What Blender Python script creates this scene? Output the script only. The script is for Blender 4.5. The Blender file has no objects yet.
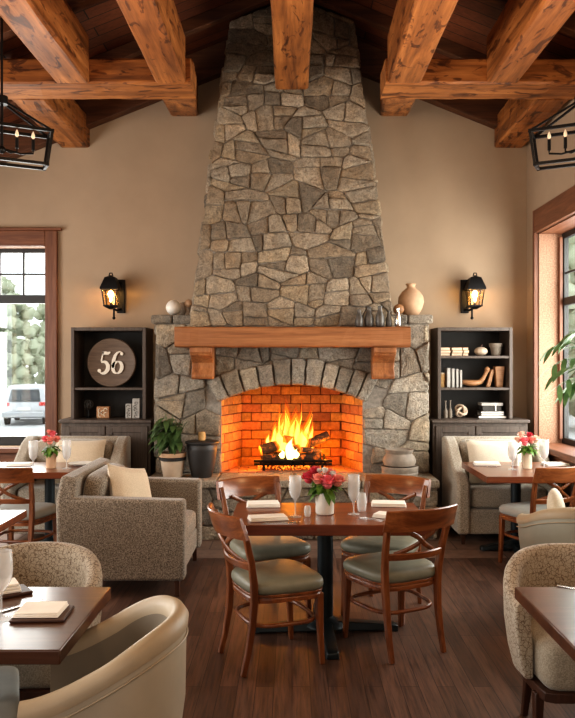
import bpy, math, random
from mathutils import Vector, Matrix
R = math.radians
PI = math.pi
rnd = random.Random(7)
scene = bpy.context.scene
COL = scene.collection

# ------------------------------------------------------------------ mesh builder
class MB:
    def __init__(s):
        s.v, s.f, s.c = [], [], []
    def add(s, verts, faces, col=None):
        o = len(s.v)
        s.v += [tuple(p) for p in verts]
        for f in faces:
            s.f.append(tuple(i + o for i in f)); s.c.append(col)
    def hexa(s, p, col=None):     # 8 points: bottom ring 0-3 (ccw from above), top ring 4-7
        s.add(p, [(3,2,1,0),(4,5,6,7),(0,1,5,4),(1,2,6,5),(2,3,7,6),(3,0,4,7)], col)
    def box(s, x0, x1, y0, y1, z0, z1, col=None):
        s.hexa([(x0,y0,z0),(x1,y0,z0),(x1,y1,z0),(x0,y1,z0),(x0,y0,z1),(x1,y0,z1),(x1,y1,z1),(x0,y1,z1)], col)
    def cbox(s, c, size, rz=0, rx=0, ry=0, col=None):
        m = Matrix.Rotation(rz,3,'Z') @ Matrix.Rotation(ry,3,'Y') @ Matrix.Rotation(rx,3,'X')
        a,b,d = size[0]/2,size[1]/2,size[2]/2
        pts = [(-a,-b,-d),(a,-b,-d),(a,b,-d),(-a,b,-d),(-a,-b,d),(a,-b,d),(a,b,d),(-a,b,d)]
        s.hexa([Vector(c) + m @ Vector(p) for p in pts], col)
    def rings(s, rings, cap=True, closed=True, loop=False, col=None):
        n = len(rings[0]); o = [p for r in rings for p in r]; f = []
        nr = len(rings)
        for i in range(nr if loop else nr - 1):
            a, b = i*n, ((i+1) % nr)*n
            for j in range(n if closed else n-1):
                k = (j+1) % n
                f.append((a+j, a+k, b+k, b+j))
        if cap and not loop:
            f.append(tuple(reversed(range(n)))); f.append(tuple(range((nr-1)*n, nr*n)))
        s.add(o, f, col)
    def tube(s, pts, r, n=8, cap=True, loop=False, flat=None, up=(0,0,1), phase=0.0, col=None):
        pts = [Vector(p) for p in pts]; N = len(pts)
        rs = r if isinstance(r, (list, tuple)) else [r]*N
        rg = []
        for i, p in enumerate(pts):
            a = pts[(i-1) % N] if (i > 0 or loop) else p
            b = pts[(i+1) % N] if (i < N-1 or loop) else p
            t = (b-a).normalized(); u = Vector(up)
            if abs(t.dot(u)) > .98: u = Vector((0,1,0)) if abs(t.y) < .9 else Vector((1,0,0))
            x = t.cross(u).normalized(); y = x.cross(t).normalized()
            fx, fy = flat if flat else (1, 1)
            rg.append([p + x*(math.cos(phase+2*PI*j/n)*rs[i]*fx) + y*(math.sin(phase+2*PI*j/n)*rs[i]*fy) for j in range(n)])
        s.rings(rg, cap=cap, loop=loop, col=col)
    def lathe(s, prof, n=24, c=(0,0,0), col=None, wob=None):
        rg = []
        for r, z in prof:
            rg.append([(c[0]+max(r,1e-4)*math.cos(2*PI*j/n)*(wob(2*PI*j/n,z) if wob else 1), c[1]+max(r,1e-4)*math.sin(2*PI*j/n)*(wob(2*PI*j/n,z) if wob else 1), c[2]+z) for j in range(n)])
        s.rings(rg, col=col)
    def sphere(s, c, r, n=16, m=10, sc=(1,1,1), fn=None, col=None):
        rg = []
        for i in range(m+1):
            ph = -PI/2 + PI*i/m
            ph = max(-PI/2+.02, min(PI/2-.02, ph)); ring = []
            for j in range(n):
                th = 2*PI*j/n; k = r*(fn(th, ph) if fn else 1)
                ring.append((c[0]+k*sc[0]*math.cos(ph)*math.cos(th), c[1]+k*sc[1]*math.cos(ph)*math.sin(th), c[2]+k*sc[2]*math.sin(ph)))
            rg.append(ring)
        s.rings(rg, col=col)
    def prism(s, poly, axis, a, b, col=None):
        def P(u, v, w): return {'x':(w,u,v),'y':(u,w,v),'z':(u,v,w)}[axis]
        n = len(poly)
        v = [P(u,w,a) for u,w in poly] + [P(u,w,b) for u,w in poly]
        f = [tuple(reversed(range(n))), tuple(range(n,2*n))] + [(i,(i+1)%n,(i+1)%n+n,i+n) for i in range(n)]
        s.add(v, f, col)
    def cushion(s, c, size, e=.35, n=40, m=16, rz=0, rx=0, taper=0, dome=0, col=None):   # rounded slab (superellipsoid)
        def sp(v, k): return math.copysign(abs(v)**k, v)
        M3 = Matrix.Rotation(rz,3,'Z') @ Matrix.Rotation(rx,3,'X'); rg = []
        for i in range(m+1):
            ph = -PI/2+PI*i/m; ph = max(-PI/2+.001, min(PI/2-.001, ph)); ring = []
            cz, sz = sp(math.cos(ph), e*.9), sp(math.sin(ph), e*1.6)
            for j in range(n):
                th = 2*PI*j/n
                x, y = sp(math.cos(th), e)*cz, sp(math.sin(th), e)*cz
                z = sz + (dome*(1-x*x)*(1-y*y) if sz > 0 else 0)
                x *= 1 + taper*y
                ring.append(Vector(c) + M3 @ Vector((x*size[0]/2, y*size[1]/2, z*size[2]/2)))
            rg.append(ring)
        s.rings(rg, col=col)
    def pillow(s, c, w, h, t, M3, n=14, col=None):
        F, B = [], []
        for i in range(n+1):
            for j in range(n+1):
                u, v = -1+2*i/n, -1+2*j/n
                k = max(0,(1-abs(u)**3.2)*(1-abs(v)**3.2))**.55
                x = u*w/2*(1-.07*(1-v*v)); z = v*h/2*(1-.07*(1-u*u))
                F.append(Vector(c)+M3@Vector((x,-t/2*k,z))); B.append(Vector(c)+M3@Vector((x,t/2*k,z)))
        N = n+1; f = []
        for i in range(n):
            for j in range(n):
                a = i*N+j; f.append((a,a+N,a+N+1,a+1)); b = a+N*N; f.append((b,b+1,b+N+1,b+N))
        s.add(F+B, f, col)
    def build(s, name, m, parent=None, bevel=0, seg=2, smooth=35, sub=0, solid=0):
        me = bpy.data.meshes.new(name)
        me.from_pydata(s.v, [], s.f); me.validate(); me.update()
        if any(c is not None for c in s.c) and len(me.polygons) == len(s.c):
            at = me.color_attributes.new('Col', 'FLOAT_COLOR', 'CORNER')
            for p in me.polygons:
                c = s.c[p.index] or (1,1,1)
                for li in p.loop_indices: at.data[li].color = (c[0],c[1],c[2],1)
        if smooth:
            me.shade_smooth(); me.set_sharp_from_angle(angle=R(smooth))
        me.materials.append(m)
        o = bpy.data.objects.new(name, me); COL.objects.link(o)
        if parent: o.parent = parent
        if solid:
            q = o.modifiers.new('solid','SOLIDIFY'); q.thickness = solid; q.offset = 0
        if bevel:
            b = o.modifiers.new('bevel','BEVEL'); b.width = bevel; b.segments = seg; b.limit_method = 'ANGLE'; b.angle_limit = R(40)
        if sub:
            q = o.modifiers.new('sub','SUBSURF'); q.levels = sub; q.render_levels = sub
        return o

def tag(o, label, cat=None, group=None, kind=None):
    if label: o['label'] = label
    if cat: o['category'] = cat
    if group: o['group'] = group
    if kind: o['kind'] = kind
    return o
def thing(name, label, cat, loc=(0,0,0), rz=0, group=None):
    o = bpy.data.objects.new(name, None); o.empty_display_size = .1; COL.objects.link(o)
    o.location = loc; o.rotation_euler = (0,0,rz)
    return tag(o, label, cat, group)
def struct(mb, name, m, parent=None, **k):
    o = mb.build(name, m, parent, **k); o['kind'] = 'structure'; return o
def dup(root, loc, rz=0, label=None, group=None, scale=None):
    r = root.copy(); COL.objects.link(r); r.location = loc; r.rotation_euler = (0,0,rz)
    if label: r['label'] = label
    if group: r['group'] = group
    if scale: r.scale = scale
    for ch in list(root.children):
        c = ch.copy(); COL.objects.link(c); c.parent = r
        for g in list(ch.children):
            d = g.copy(); COL.objects.link(d); d.parent = c
    return r

# ------------------------------------------------------------------ materials
def newmat(name):
    m = bpy.data.materials.new(name); m.use_nodes = True
    nt = m.node_tree; return m, nt, nt.nodes['Principled BSDF']
def nd(nt, t, **k):
    n = nt.nodes.new(t)
    for a, b in k.items(): setattr(n, a, b)
    return n
def coords(nt, scale=(1,1,1), rot=(0,0,0), rand=False, kind='Object'):
    tc = nd(nt,'ShaderNodeTexCoord'); mp = nd(nt,'ShaderNodeMapping')
    mp.inputs['Scale'].default_value = scale; mp.inputs['Rotation'].default_value = rot
    src = tc.outputs[kind]
    if rand:
        oi = nd(nt,'ShaderNodeObjectInfo'); va = nd(nt,'ShaderNodeVectorMath', operation='SCALE')
        va.inputs[0].default_value = (13.1,7.7,5.3); nt.links.new(oi.outputs['Random'], va.inputs['Scale'])
        ad = nd(nt,'ShaderNodeVectorMath', operation='ADD'); nt.links.new(src, ad.inputs[0]); nt.links.new(va.outputs[0], ad.inputs[1]); src = ad.outputs[0]
    nt.links.new(src, mp.inputs['Vector']); return mp.outputs[0]
def noise(nt, vec, scale, detail=4, rough=.55, dist=0):
    n = nd(nt,'ShaderNodeTexNoise'); n.inputs['Scale'].default_value = scale; n.inputs['Detail'].default_value = detail
    n.inputs['Roughness'].default_value = rough; n.inputs['Distortion'].default_value = dist
    nt.links.new(vec, n.inputs['Vector']); return n.outputs['Fac']
def ramp(nt, fac, stops, interp='LINEAR'):
    r = nd(nt,'ShaderNodeValToRGB'); e = r.color_ramp.elements; r.color_ramp.interpolation = interp
    while len(e) < len(stops): e.new(.5)
    for el, (p, c) in zip(e, stops):
        el.position = p; el.color = (*c, 1) if len(c) == 3 else c
    nt.links.new(fac, r.inputs['Fac']); return r.outputs['Color']
def mixc(nt, a, b, fac, mode='MIX'):
    n = nd(nt,'ShaderNodeMix', data_type='RGBA', blend_type=mode)
    for sock, v in ((n.inputs['Factor'],fac),(n.inputs[6],a),(n.inputs[7],b)):
        if hasattr(v,'is_linked'): nt.links.new(v, sock)
        else: sock.default_value = v if isinstance(v,(int,float)) else (*v,1)
    return n.outputs[2]
def bump(nt, bs, h, strength=.3, dist=.01):
    b = nd(nt,'ShaderNodeBump'); b.inputs['Strength'].default_value = strength; b.inputs['Distance'].default_value = dist
    nt.links.new(h, b.inputs['Height']); nt.links.new(b.outputs[0], bs.inputs['Normal'])
def plain(name, c, rough=.5, metal=0, var=.12, scale=14, bumps=0, coat=0, sheen=0):
    m, nt, b = newmat(name); v = coords(nt)
    n = noise(nt, v, scale, 5)
    lo = tuple(x*(1-var) for x in c); hi = tuple(min(1,x*(1+var)) for x in c)
    nt.links.new(ramp(nt, n, [(.3,lo),(.7,hi)]), b.inputs['Base Color'])
    b.inputs['Roughness'].default_value = rough; b.inputs['Metallic'].default_value = metal
    b.inputs['Coat Weight'].default_value = coat
    if sheen: b.inputs['Sheen Weight'].default_value = sheen
    if bumps: bump(nt, b, noise(nt, v, scale*8, 3), bumps, .004)
    return m
def wood(name, dark, mid, light, axis='y', scale=1.0, rough=.4, knots=False, coat=0, stretch=.07, bm=.15):
    m, nt, b = newmat(name)
    sc = [scale]*3; sc['xyz'.index(axis)] = scale*stretch
    v = coords(nt, tuple(sc), rand=True)
    n1 = noise(nt, v, 9, 6, .6, .6); n2 = noise(nt, v, 46, 4, .6)
    c = ramp(nt, n1, [(.28,dark),(.5,mid),(.72,light)])
    c = mixc(nt, c, ramp(nt, n2, [(.35,(.55,.5,.45)),(.6,(1,1,1))]), .55, 'MULTIPLY')
    h = n2
    if knots:
        sc2 = [1.0]*3; sc2['xyz'.index(axis)] = .3
        v2 = coords(nt, tuple(sc2), rand=True)
        k = noise(nt, v2, 11, 3, .6, 1.4)
        c = mixc(nt, c, ramp(nt, k, [(.56,(1,1,1)),(.62,(.30,.20,.14)),(.68,(.14,.09,.06))]), .85, 'MULTIPLY')
        k2 = noise(nt, coords(nt, (1,1,1), rand=True), 2.2, 2)
        c = mixc(nt, c, ramp(nt, k2, [(.3,(.62,.55,.5)),(.6,(1,1,1))]), .7, 'MULTIPLY')
    nt.links.new(c, b.inputs['Base Color']); b.inputs['Roughness'].default_value = rough
    b.inputs['Coat Weight'].default_value = coat; b.inputs['Coat Roughness'].default_value = .2
    bump(nt, b, h, bm, .004); return m
def fabric(name, a, b_, scale=260, rough=.9, crackle=0, line=(.2,.13,.08), bm=.35, blotch=.25):
    m, nt, b = newmat(name); v = coords(nt)
    w = noise(nt, v, scale, 2, .7); big = noise(nt, v, 9, 3)
    c = ramp(nt, w, [(.38,a),(.62,b_)])
    c = mixc(nt, c, ramp(nt, big, [(.3,(.75,.73,.7)),(.7,(1,1,1))]), blotch, 'MULTIPLY')
    h = w
    if crackle:
        vo = nd(nt,'ShaderNodeTexVoronoi', feature='DISTANCE_TO_EDGE'); vo.inputs['Scale'].default_value = crackle
        wv = nd(nt,'ShaderNodeVectorMath', operation='ADD'); nn = nd(nt,'ShaderNodeTexNoise'); nn.inputs['Scale'].default_value = crackle*.6
        nt.links.new(v, nn.inputs['Vector']); sc = nd(nt,'ShaderNodeVectorMath', operation='SCALE'); sc.inputs['Scale'].default_value = .045
        nt.links.new(nn.outputs['Color'], sc.inputs[0]); nt.links.new(v, wv.inputs[0]); nt.links.new(sc.outputs[0], wv.inputs[1]); nt.links.new(wv.outputs[0], vo.inputs['Vector'])
        c = mixc(nt, line, c, ramp(nt, vo.outputs['Distance'], [(.02,(0,0,0)),(.085,(1,1,1))]))
    nt.links.new(c, b.inputs['Base Color']); b.inputs['Roughness'].default_value = rough
    b.inputs['Sheen Weight'].default_value = .25
    bump(nt, b, h, bm, .003); return m
def emis(name, c, s):
    m, nt, b = newmat(name)
    b.inputs['Base Color'].default_value = (*c,1); b.inputs['Emission Color'].default_value = (*c,1); b.inputs['Emission Strength'].default_value = s
    return m
def glassy(name, tint=(1,1,1), clear=.8, rough=.02):
    m, nt, b = newmat(name)
    tr = nd(nt,'ShaderNodeBsdfTransparent'); tr.inputs[0].default_value = (*tint,1)
    gl = nd(nt,'ShaderNodeBsdfGlossy'); gl.inputs['Roughness'].default_value = rough
    mx = nd(nt,'ShaderNodeMixShader'); mx.inputs[0].default_value = clear
    nt.links.new(gl.outputs[0], mx.inputs[1]); nt.links.new(tr.outputs[0], mx.inputs[2])
    nt.links.new(mx.outputs[0], nt.nodes['Material Output'].inputs['Surface']); return m

def milky(name, k):
    m, nt, b = newmat(name); b.inputs['Base Color'].default_value = (.86,.87,.86,1); b.inputs['Roughness'].default_value = .08
    nt.links.new(ramp(nt, noise(nt, coords(nt), 30, 3), [(.3,(.80,.82,.82)),(.7,(.90,.90,.89))]), b.inputs['Base Color'])
    tr = nd(nt,'ShaderNodeBsdfTransparent'); mx = nd(nt,'ShaderNodeMixShader'); mx.inputs[0].default_value = k
    nt.links.new(tr.outputs[0], mx.inputs[1]); nt.links.new(b.outputs[0], mx.inputs[2]); nt.links.new(mx.outputs[0], nt.nodes['Material Output'].inputs['Surface']); return m
def stone_mat(name, tone=(1,1,1)):
    m, nt, b = newmat(name); v = coords(nt)
    at = nd(nt,'ShaderNodeAttribute', attribute_name='Col')
    n1 = noise(nt, v, 13, 8, .68); n2 = noise(nt, v, 60, 6, .7); n3 = noise(nt, v, 3.5, 4, .6)
    c = mixc(nt, at.outputs['Color'], ramp(nt, n1, [(.28,(.48,.46,.43)),(.5,(.92,.90,.87)),(.72,(1.4,1.35,1.27))]), .85, 'MULTIPLY')
    c = mixc(nt, c, ramp(nt, n2, [(.32,(.35,.34,.33)),(.55,(1.12,1.12,1.12)),(.72,(1.4,1.38,1.33))]), .75, 'MULTIPLY')
    c = mixc(nt, c, ramp(nt, n3, [(.45,(1,1,1)),(.7,(1.12,.98,.82))]), .6, 'MULTIPLY')
    c = mixc(nt, c, tone, 1.0, 'MULTIPLY')
    nt.links.new(c, b.inputs['Base Color']); b.inputs['Roughness'].default_value = .88
    ad = nd(nt,'ShaderNodeMath', operation='ADD'); nt.links.new(n1, ad.inputs[0]); nt.links.new(n2, ad.inputs[1])
    bump(nt, b, ad.outputs[0], .95, .03); return m

M = {}
M['wall'] = plain('wall_plaster', (.40,.298,.208), .85, var=.05, scale=2.5, bumps=.08)
M['beam'] = wood('beam_timber', (.12,.036,.009), (.37,.135,.034), (.60,.25,.075), 'y', 1.1, .5, True)
M['beam_x'] = wood('beam_timber_across', (.12,.036,.009), (.37,.135,.034), (.60,.25,.075), 'x', 1.1, .5, True)
M['rafter'] = wood('rafter_wood', (.05,.018,.008), (.11,.04,.016), (.17,.065,.025), 'x', 1.2, .55)
M['mantel'] = wood('mantel_oak', (.13,.044,.015), (.32,.125,.042), (.46,.205,.08), 'x', 1.7, .5, stretch=.035, bm=.4)
M['corbel'] = wood('corbel_oak', (.15,.05,.018), (.33,.13,.045), (.45,.20,.08), 'z', 1.6, .5)
M['chair_wood'] = wood('chair_wood', (.095,.028,.009), (.215,.068,.021), (.33,.12,.04), 'z', 2.2, .32, coat=.35, stretch=.1, bm=.05)
M['chair_wood_x'] = wood('chair_rail_wood', (.11,.031,.010), (.24,.075,.023), (.37,.135,.045), 'x', 2.0, .3, coat=.4, stretch=.1, bm=.05)
M['table_wood'] = wood('table_wood', (.095,.022,.008), (.18,.045,.015), (.25,.072,.024), 'x', 1.6, .3, coat=.45, stretch=.06, bm=.03)
M['table_dark'] = wood('table_dark_wood', (.055,.022,.012), (.085,.034,.018), (.125,.052,.028), 'x', 1.6, .28, coat=.5, stretch=.06, bm=.03)
M['trim'] = wood('window_trim_wood', (.10,.034,.016), (.19,.072,.034), (.27,.11,.052), 'z', 1.6, .45)
M['trim_x'] = wood('window_trim_wood_across', (.10,.034,.016), (.19,.072,.034), (.27,.11,.052), 'x', 1.6, .45)
M['trim_y'] = wood('window_trim_wood_along', (.10,.034,.016), (.19,.072,.034), (.27,.11,.052), 'y', 1.6, .45)
M['leg_dark'] = wood('dark_leg_wood', (.035,.013,.007), (.065,.025,.013), (.10,.04,.02), 'z', 2, .4)
M['cab'] = wood('cabinet_paint', (.07,.051,.040), (.095,.071,.057), (.122,.093,.076), 'z', 2, .5, bm=.05)
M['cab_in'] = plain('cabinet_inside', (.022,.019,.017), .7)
M['stone'] = stone_mat('fieldstone', (.93,.91,.88))
M['stone_w'] = stone_mat('fieldstone_chimney', (.95,.86,.76))
M['mortar'] = plain('mortar', (.25,.225,.195), .95, var=.3, scale=30, bumps=.6)
M['soot'] = plain('sooty_mortar', (.16,.055,.03), .95, var=.3)
M['slab'] = stone_mat('hearth_slab_stone', (1.0,.93,.85))
M['black'] = plain('black_iron', (.012,.012,.013), .45, .6, bumps=.1)
M['frame_dark'] = plain('window_frame_dark', (.022,.021,.02), .5)
M['iron_table'] = plain('table_base_iron', (.012,.02,.024), .38, .3)
M['sage'] = plain('sage_leather', (.21,.21,.16), .42, var=.14, scale=9, bumps=.12)
M['greyseat'] = plain('pale_seat', (.36,.37,.35), .6, var=.06)
M['fab_arm'] = fabric('armchair_tweed', (.095,.072,.052), (.37,.31,.24), 120, blotch=.5)
M['fab_sofa'] = fabric('settee_weave', (.22,.185,.14), (.46,.40,.32), 130)
M['fab_pat'] = fabric('crackle_fabric', (.33,.275,.205), (.45,.38,.285), 240, crackle=50, line=(.12,.075,.042))
M['fab_pat2'] = fabric('crackle_fabric_pale', (.38,.33,.26), (.52,.455,.36), 240, crackle=46, line=(.17,.12,.08))
M['fab_plain'] = fabric('seat_weave', (.27,.235,.18), (.45,.40,.315), 170)
M['pillow'] = fabric('pillow_linen', (.52,.42,.30), (.66,.55,.41), 200, bm=.2)
M['pillow_w'] = fabric('pillow_cream', (.55,.49,.39), (.66,.60,.49), 200, bm=.2)
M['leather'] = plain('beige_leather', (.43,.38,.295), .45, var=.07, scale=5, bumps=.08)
M['leather_shade'] = plain('beige_leather_shade', (.20,.165,.12), .5, var=.07, scale=5, bumps=.08)  # beige leather darkened: the shade inside the tub is put into the colour
M['rim'] = plain('tan_leather_rim', (.40,.325,.225), .5, var=.08, scale=5, bumps=.08)
M['sagechair'] = plain('grey_green_leather', (.37,.37,.31), .5, var=.06, scale=5)
M['white'] = plain('white_ceramic', (.74,.71,.65), .35, var=.04)
M['linen'] = plain('white_napkin', (.90,.87,.81), .8, var=.04, bumps=.15)
M['menu'] = plain('dark_leatherette', (.06,.025,.016), .5)
M['steel'] = plain('cutlery_steel', (.6,.58,.55), .22, 1)
M['glass'] = milky('drinking_glass', .34)
M['pane'] = glassy('window_glass', (.96,.98,.98), .93)
M['amber'] = glassy('lantern_glass', (1,.86,.62), .85, .1)
M['bulb'] = emis('bulb_glow', (1,.62,.24), 28)
M['bulb_c'] = emis('candle_bulb', (.9,.75,.55), .25)
M['water'] = milky('water', .22)
def leafm(name, a, b_):
    m, nt, b = newmat(name); v = coords(nt)
    nt.links.new(ramp(nt, noise(nt, v, 14, 3), [(.3,a),(.7,b_)]), b.inputs['Base Color'])
    b.inputs['Roughness'].default_value = .45; return m
M['leaf'] = leafm('leaf_green', (.030,.062,.020), (.085,.145,.045))
M['leaf_b'] = leafm('leaf_bouquet', (.05,.14,.02), (.17,.30,.05))
M['leaf_f'] = leafm('leaf_fern', (.04,.10,.03), (.13,.22,.08))
M['pink'] = plain('pink_petal', (.82,.17,.20), .6, var=.25, scale=30)
M['coral'] = plain('coral_petal', (.88,.30,.24), .6, var=.22, scale=30)
M['red'] = plain('red_petal', (.60,.05,.08), .6, var=.3, scale=30)
M['blush'] = plain('blush_petal', (.88,.58,.46), .6, var=.15, scale=30)
M['terra'] = plain('clay_pot', (.52,.335,.21), .8, var=.1, bumps=.2)
M['clayw'] = plain('pale_clay', (.56,.44,.33), .8, var=.08, bumps=.2)
M['urn'] = plain('dark_urn', (.028,.026,.025), .5, bumps=.15)
M['cork'] = plain('cork', (.55,.34,.14), .8, var=.2, scale=40)
M['soil'] = plain('soil', (.03,.02,.013), .95)
M['greypot'] = plain('grey_stoneware', (.235,.195,.155), .7, var=.22, bumps=.3)
M['pewter'] = plain('pewter', (.12,.11,.10), .45, .6, var=.35, scale=22)
M['taupe'] = plain('taupe_ball', (.27,.20,.14), .75, bumps=.2)
M['cream'] = plain('cream_paper', (.66,.56,.42), .7, var=.1)
M['bookgrey'] = plain('grey_book', (.42,.40,.37), .7, var=.15)
M['bookdark'] = plain('dark_book', (.05,.045,.04), .7, var=.2)
M['carved'] = wood('carved_wood', (.26,.12,.05), (.40,.2,.09), (.5,.27,.13), 'x', 5, .5)
M['sign'] = wood('sign_board', (.10,.062,.040), (.135,.088,.058), (.165,.11,.075), 'x', 2, .6, bm=.08)
M['signtext'] = plain('sign_digits', (.76,.70,.60), .6, var=.06)
# ------------------------------------------------------------------ stone laying
def clip(poly, a, b, c):            # keep a*u + b*v <= c
    out = []; n = len(poly)
    for i in range(n):
        p, q = poly[i], poly[(i+1) % n]
        dp, dq = a*p[0]+b*p[1]-c, a*q[0]+b*q[1]-c
        if dp <= 0: out.append(p)
        if (dp < 0 < dq) or (dq < 0 < dp):
            t = dp/(dp-dq); out.append((p[0]+t*(q[0]-p[0]), p[1]+t*(q[1]-p[1])))
    return out
def area(p): return .5*sum(p[i][0]*p[(i+1)%len(p)][1]-p[(i+1)%len(p)][0]*p[i][1] for i in range(len(p)))
def centro(p): return (sum(q[0] for q in p)/len(p), sum(q[1] for q in p)/len(p))
PAL = [(.42,.385,.335),(.33,.30,.26),(.50,.465,.41),(.40,.35,.285),(.27,.25,.22),(.45,.425,.38),(.47,.42,.34)]
def one_stone(mb, poly, mapf, gap, H, rg, base=-.03, tilt=.05):
    if area(poly) < 0: poly = poly[::-1]
    P = poly
    for i in range(len(poly)):
        p, q = poly[i], poly[(i+1) % len(poly)]
        ex, ey = q[0]-p[0], q[1]-p[1]; L = math.hypot(ex, ey)
        if L < 1e-5: continue
        a, b = ey/L, -ex/L
        P = clip(P, a, b, a*p[0]+b*p[1]-gap/2)
        if len(P) < 3: return
    if area(P) < .0014: return
    Q = []                           # cut corners, break edges
    for i in range(len(P)):
        p, q = P[i], P[(i+1) % len(P)]; L = math.hypot(q[0]-p[0], q[1]-p[1])
        if L < .012: Q.append(((p[0]+q[0])/2,(p[1]+q[1])/2)); continue
        cut = min(.34, rg.uniform(.008,.026)/L); k = max(1, int(L/.05))
        nx, ny = (q[1]-p[1])/L, -(q[0]-p[0])/L
        for j in range(k+1):
            t = cut + (1-2*cut)*j/k; w = rg.uniform(-.007,.004) if 0 < j < k else 0
            Q.append((p[0]+t*(q[0]-p[0])+nx*w, p[1]+t*(q[1]-p[1])+ny*w))
    cx, cy = centro(Q); rr = math.sqrt(area(P))
    tx, ty = rg.uniform(-tilt,tilt), rg.uniform(-tilt,tilt)
    col = rg.choice(PAL); k = rg.uniform(.82,1.08); col = tuple(x*k for x in col)
    def ring(s, h, j): return [(cx+(u-cx)*s, cy+(v-cy)*s, h+tx*(u-cx)*s+ty*(v-cy)*s+rg.uniform(-j,j)) for u,v in Q]
    ins = max(.6, 1-.02/rr*1.1)
    rings = [ring(1, base, 0), ring(1, H*.45, .002), ring((1+ins)/2, H*.88, .003), ring(ins, H, .004), ring(ins*.6, H*1.08, .006), ring(ins*.22, H*1.05, .005)]
    o = len(mb.v); n = len(Q)
    mb.v += [tuple(mapf(u,v,h)) for r in rings for u,v,h in r]
    for i in range(len(rings)-1):
        for j in range(n):
            k2 = (j+1) % n; mb.f.append((o+i*n+j,o+i*n+k2,o+(i+1)*n+k2,o+(i+1)*n+j)); mb.c.append(col)
    mb.f.append(tuple(o+(len(rings)-1)*n+j for j in range(n))); mb.c.append(col)
def split(P, target, ar, rg):
    A = abs(area(P))
    if A < target*rg.uniform(.75,1.6): return [P]
    us = [p[0] for p in P]; vs = [p[1] for p in P]; c = centro(P)
    w, h = max(us)-min(us), max(vs)-min(vs)
    if w > h*ar: a = rg.gauss(0,.16)
    else: a = PI/2 + rg.gauss(0,.13)
    nx, ny = math.cos(a), math.sin(a); k = rg.uniform(-.18,.18)
    d = nx*(c[0]+k*w) + ny*(c[1]+k*h)
    A_, B_ = clip(P, nx, ny, d), clip(P, -nx, -ny, -d)
    out = []
    for q in (A_, B_):
        if len(q) >= 3 and abs(area(q)) > 1e-4: out += split(q, target, ar, rg)
    return out
def stones(mb, region, mapf, size=(.27,.17), gap=.013, H=(.02,.05), seed=1, cellfn=None):
    rg = random.Random(seed); target = size[0]*size[1]; ar = size[0]/size[1]; sx, sy = size[0]*1.75, size[1]*1.75
    us = [p[0] for p in region]; vs = [p[1] for p in region]
    S = []
    nr = int((max(vs)-min(vs))/sy)+3
    for r_ in range(nr):
        for q_ in range(int((max(us)-min(us))/sx)+4):
            S.append(((min(us)/sx)-1.2+q_+.5*(r_%2)+rg.uniform(-.30,.30), (min(vs)/sy)-.7+r_+rg.uniform(-.24,.24), .8))
    for _ in range(0):
        u, v = rg.uniform(min(us)-sx*.3,max(us)+sx*.3), rg.uniform(min(vs)-sy*.3,max(vs)+sy*.3)
        r = rg.choice((.52,.68,.85,1.05)); x, y = u/sx, v/sy
        if all((x-a)**2+(y-b)**2 > (.56*(r+c))**2 for a,b,c in S): S.append((x,y,r))
    for i,(x,y,r) in enumerate(S):
        P = [(u/sx, v/sy) for u,v in region]
        for j,(a,b,c) in enumerate(S):
            if i == j or abs(a-x)+abs(b-y) > 5: continue
            dx, dy = a-x, b-y
            P = clip(P, dx, dy, ((a*a+b*b)-(x*x+y*y) + (r*r-c*c)*.45)/2)
            if len(P) < 3: break
        if len(P) < 3: continue
        P = [(u*sx, v*sy) for u,v in P]
        for Q in split(P, target, ar, rg):
            if cellfn: Q = cellfn(Q)
            if not Q or len(Q) < 3 or abs(area(Q)) < .002: continue
            one_stone(mb, Q, mapf, gap, rg.uniform(*H), rg)

def planks_floor():
    m, nt, b = newmat('walnut_floor')
    v = coords(nt, rot=(0,0,R(90)))
    br = nd(nt,'ShaderNodeTexBrick'); br.offset = .37; br.offset_frequency = 2
    for k, x in (('Scale',1),('Mortar Size',.0016),('Mortar Smooth',.2),('Bias',0),('Brick Width',1.15),('Row Height',.095)): br.inputs[k].default_value = x
    br.inputs['Color1'].default_value = (.075,.042,.030,1); br.inputs['Color2'].default_value = (.135,.078,.056,1); br.inputs['Mortar'].default_value = (.012,.007,.005,1)
    nt.links.new(v, br.inputs['Vector'])
    g = noise(nt, coords(nt, (1,.05,1)), 60, 5, .65, .5); g2 = noise(nt, coords(nt,(1,.12,1)), 9, 3)
    c = mixc(nt, br.outputs['Color'], ramp(nt, g, [(.34,(.38,.35,.33)),(.5,(1,.97,.95)),(.66,(1.5,1.42,1.36))]), .85, 'MULTIPLY')
    c = mixc(nt, c, ramp(nt, g2, [(.3,(.6,.56,.55)),(.7,(1.2,1.15,1.1))]), .6, 'MULTIPLY')
    nt.links.new(c, b.inputs['Base Color'])
    nt.links.new(ramp(nt, g, [(.2,(.38,)*3),(.8,(.55,)*3)]), b.inputs['Roughness'])
    bump(nt, b, br.outputs['Fac'], -.25, .003); return m
def plank_ceiling():
    m, nt, b = newmat('ceiling_planks')
    br = nd(nt,'ShaderNodeTexBrick'); br.offset = .4
    for k, x in (('Scale',1),('Mortar Size',.006),('Brick Width',1.3),('Row Height',.17)): br.inputs[k].default_value = x
    br.inputs['Color1'].default_value = (.10,.028,.010,1); br.inputs['Color2'].default_value = (.19,.055,.018,1); br.inputs['Mortar'].default_value = (.012,.005,.003,1)
    nt.links.new(coords(nt), br.inputs['Vector'])
    g = noise(nt, coords(nt, (.08,1,1)), 40, 5, .6, .5)
    c = mixc(nt, br.outputs['Color'], ramp(nt, g, [(.3,(.5,.45,.42)),(.65,(1.1,1.05,1))]), .8, 'MULTIPLY')
    nt.links.new(c, b.inputs['Base Color']); b.inputs['Roughness'].default_value = .6; return m
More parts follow.
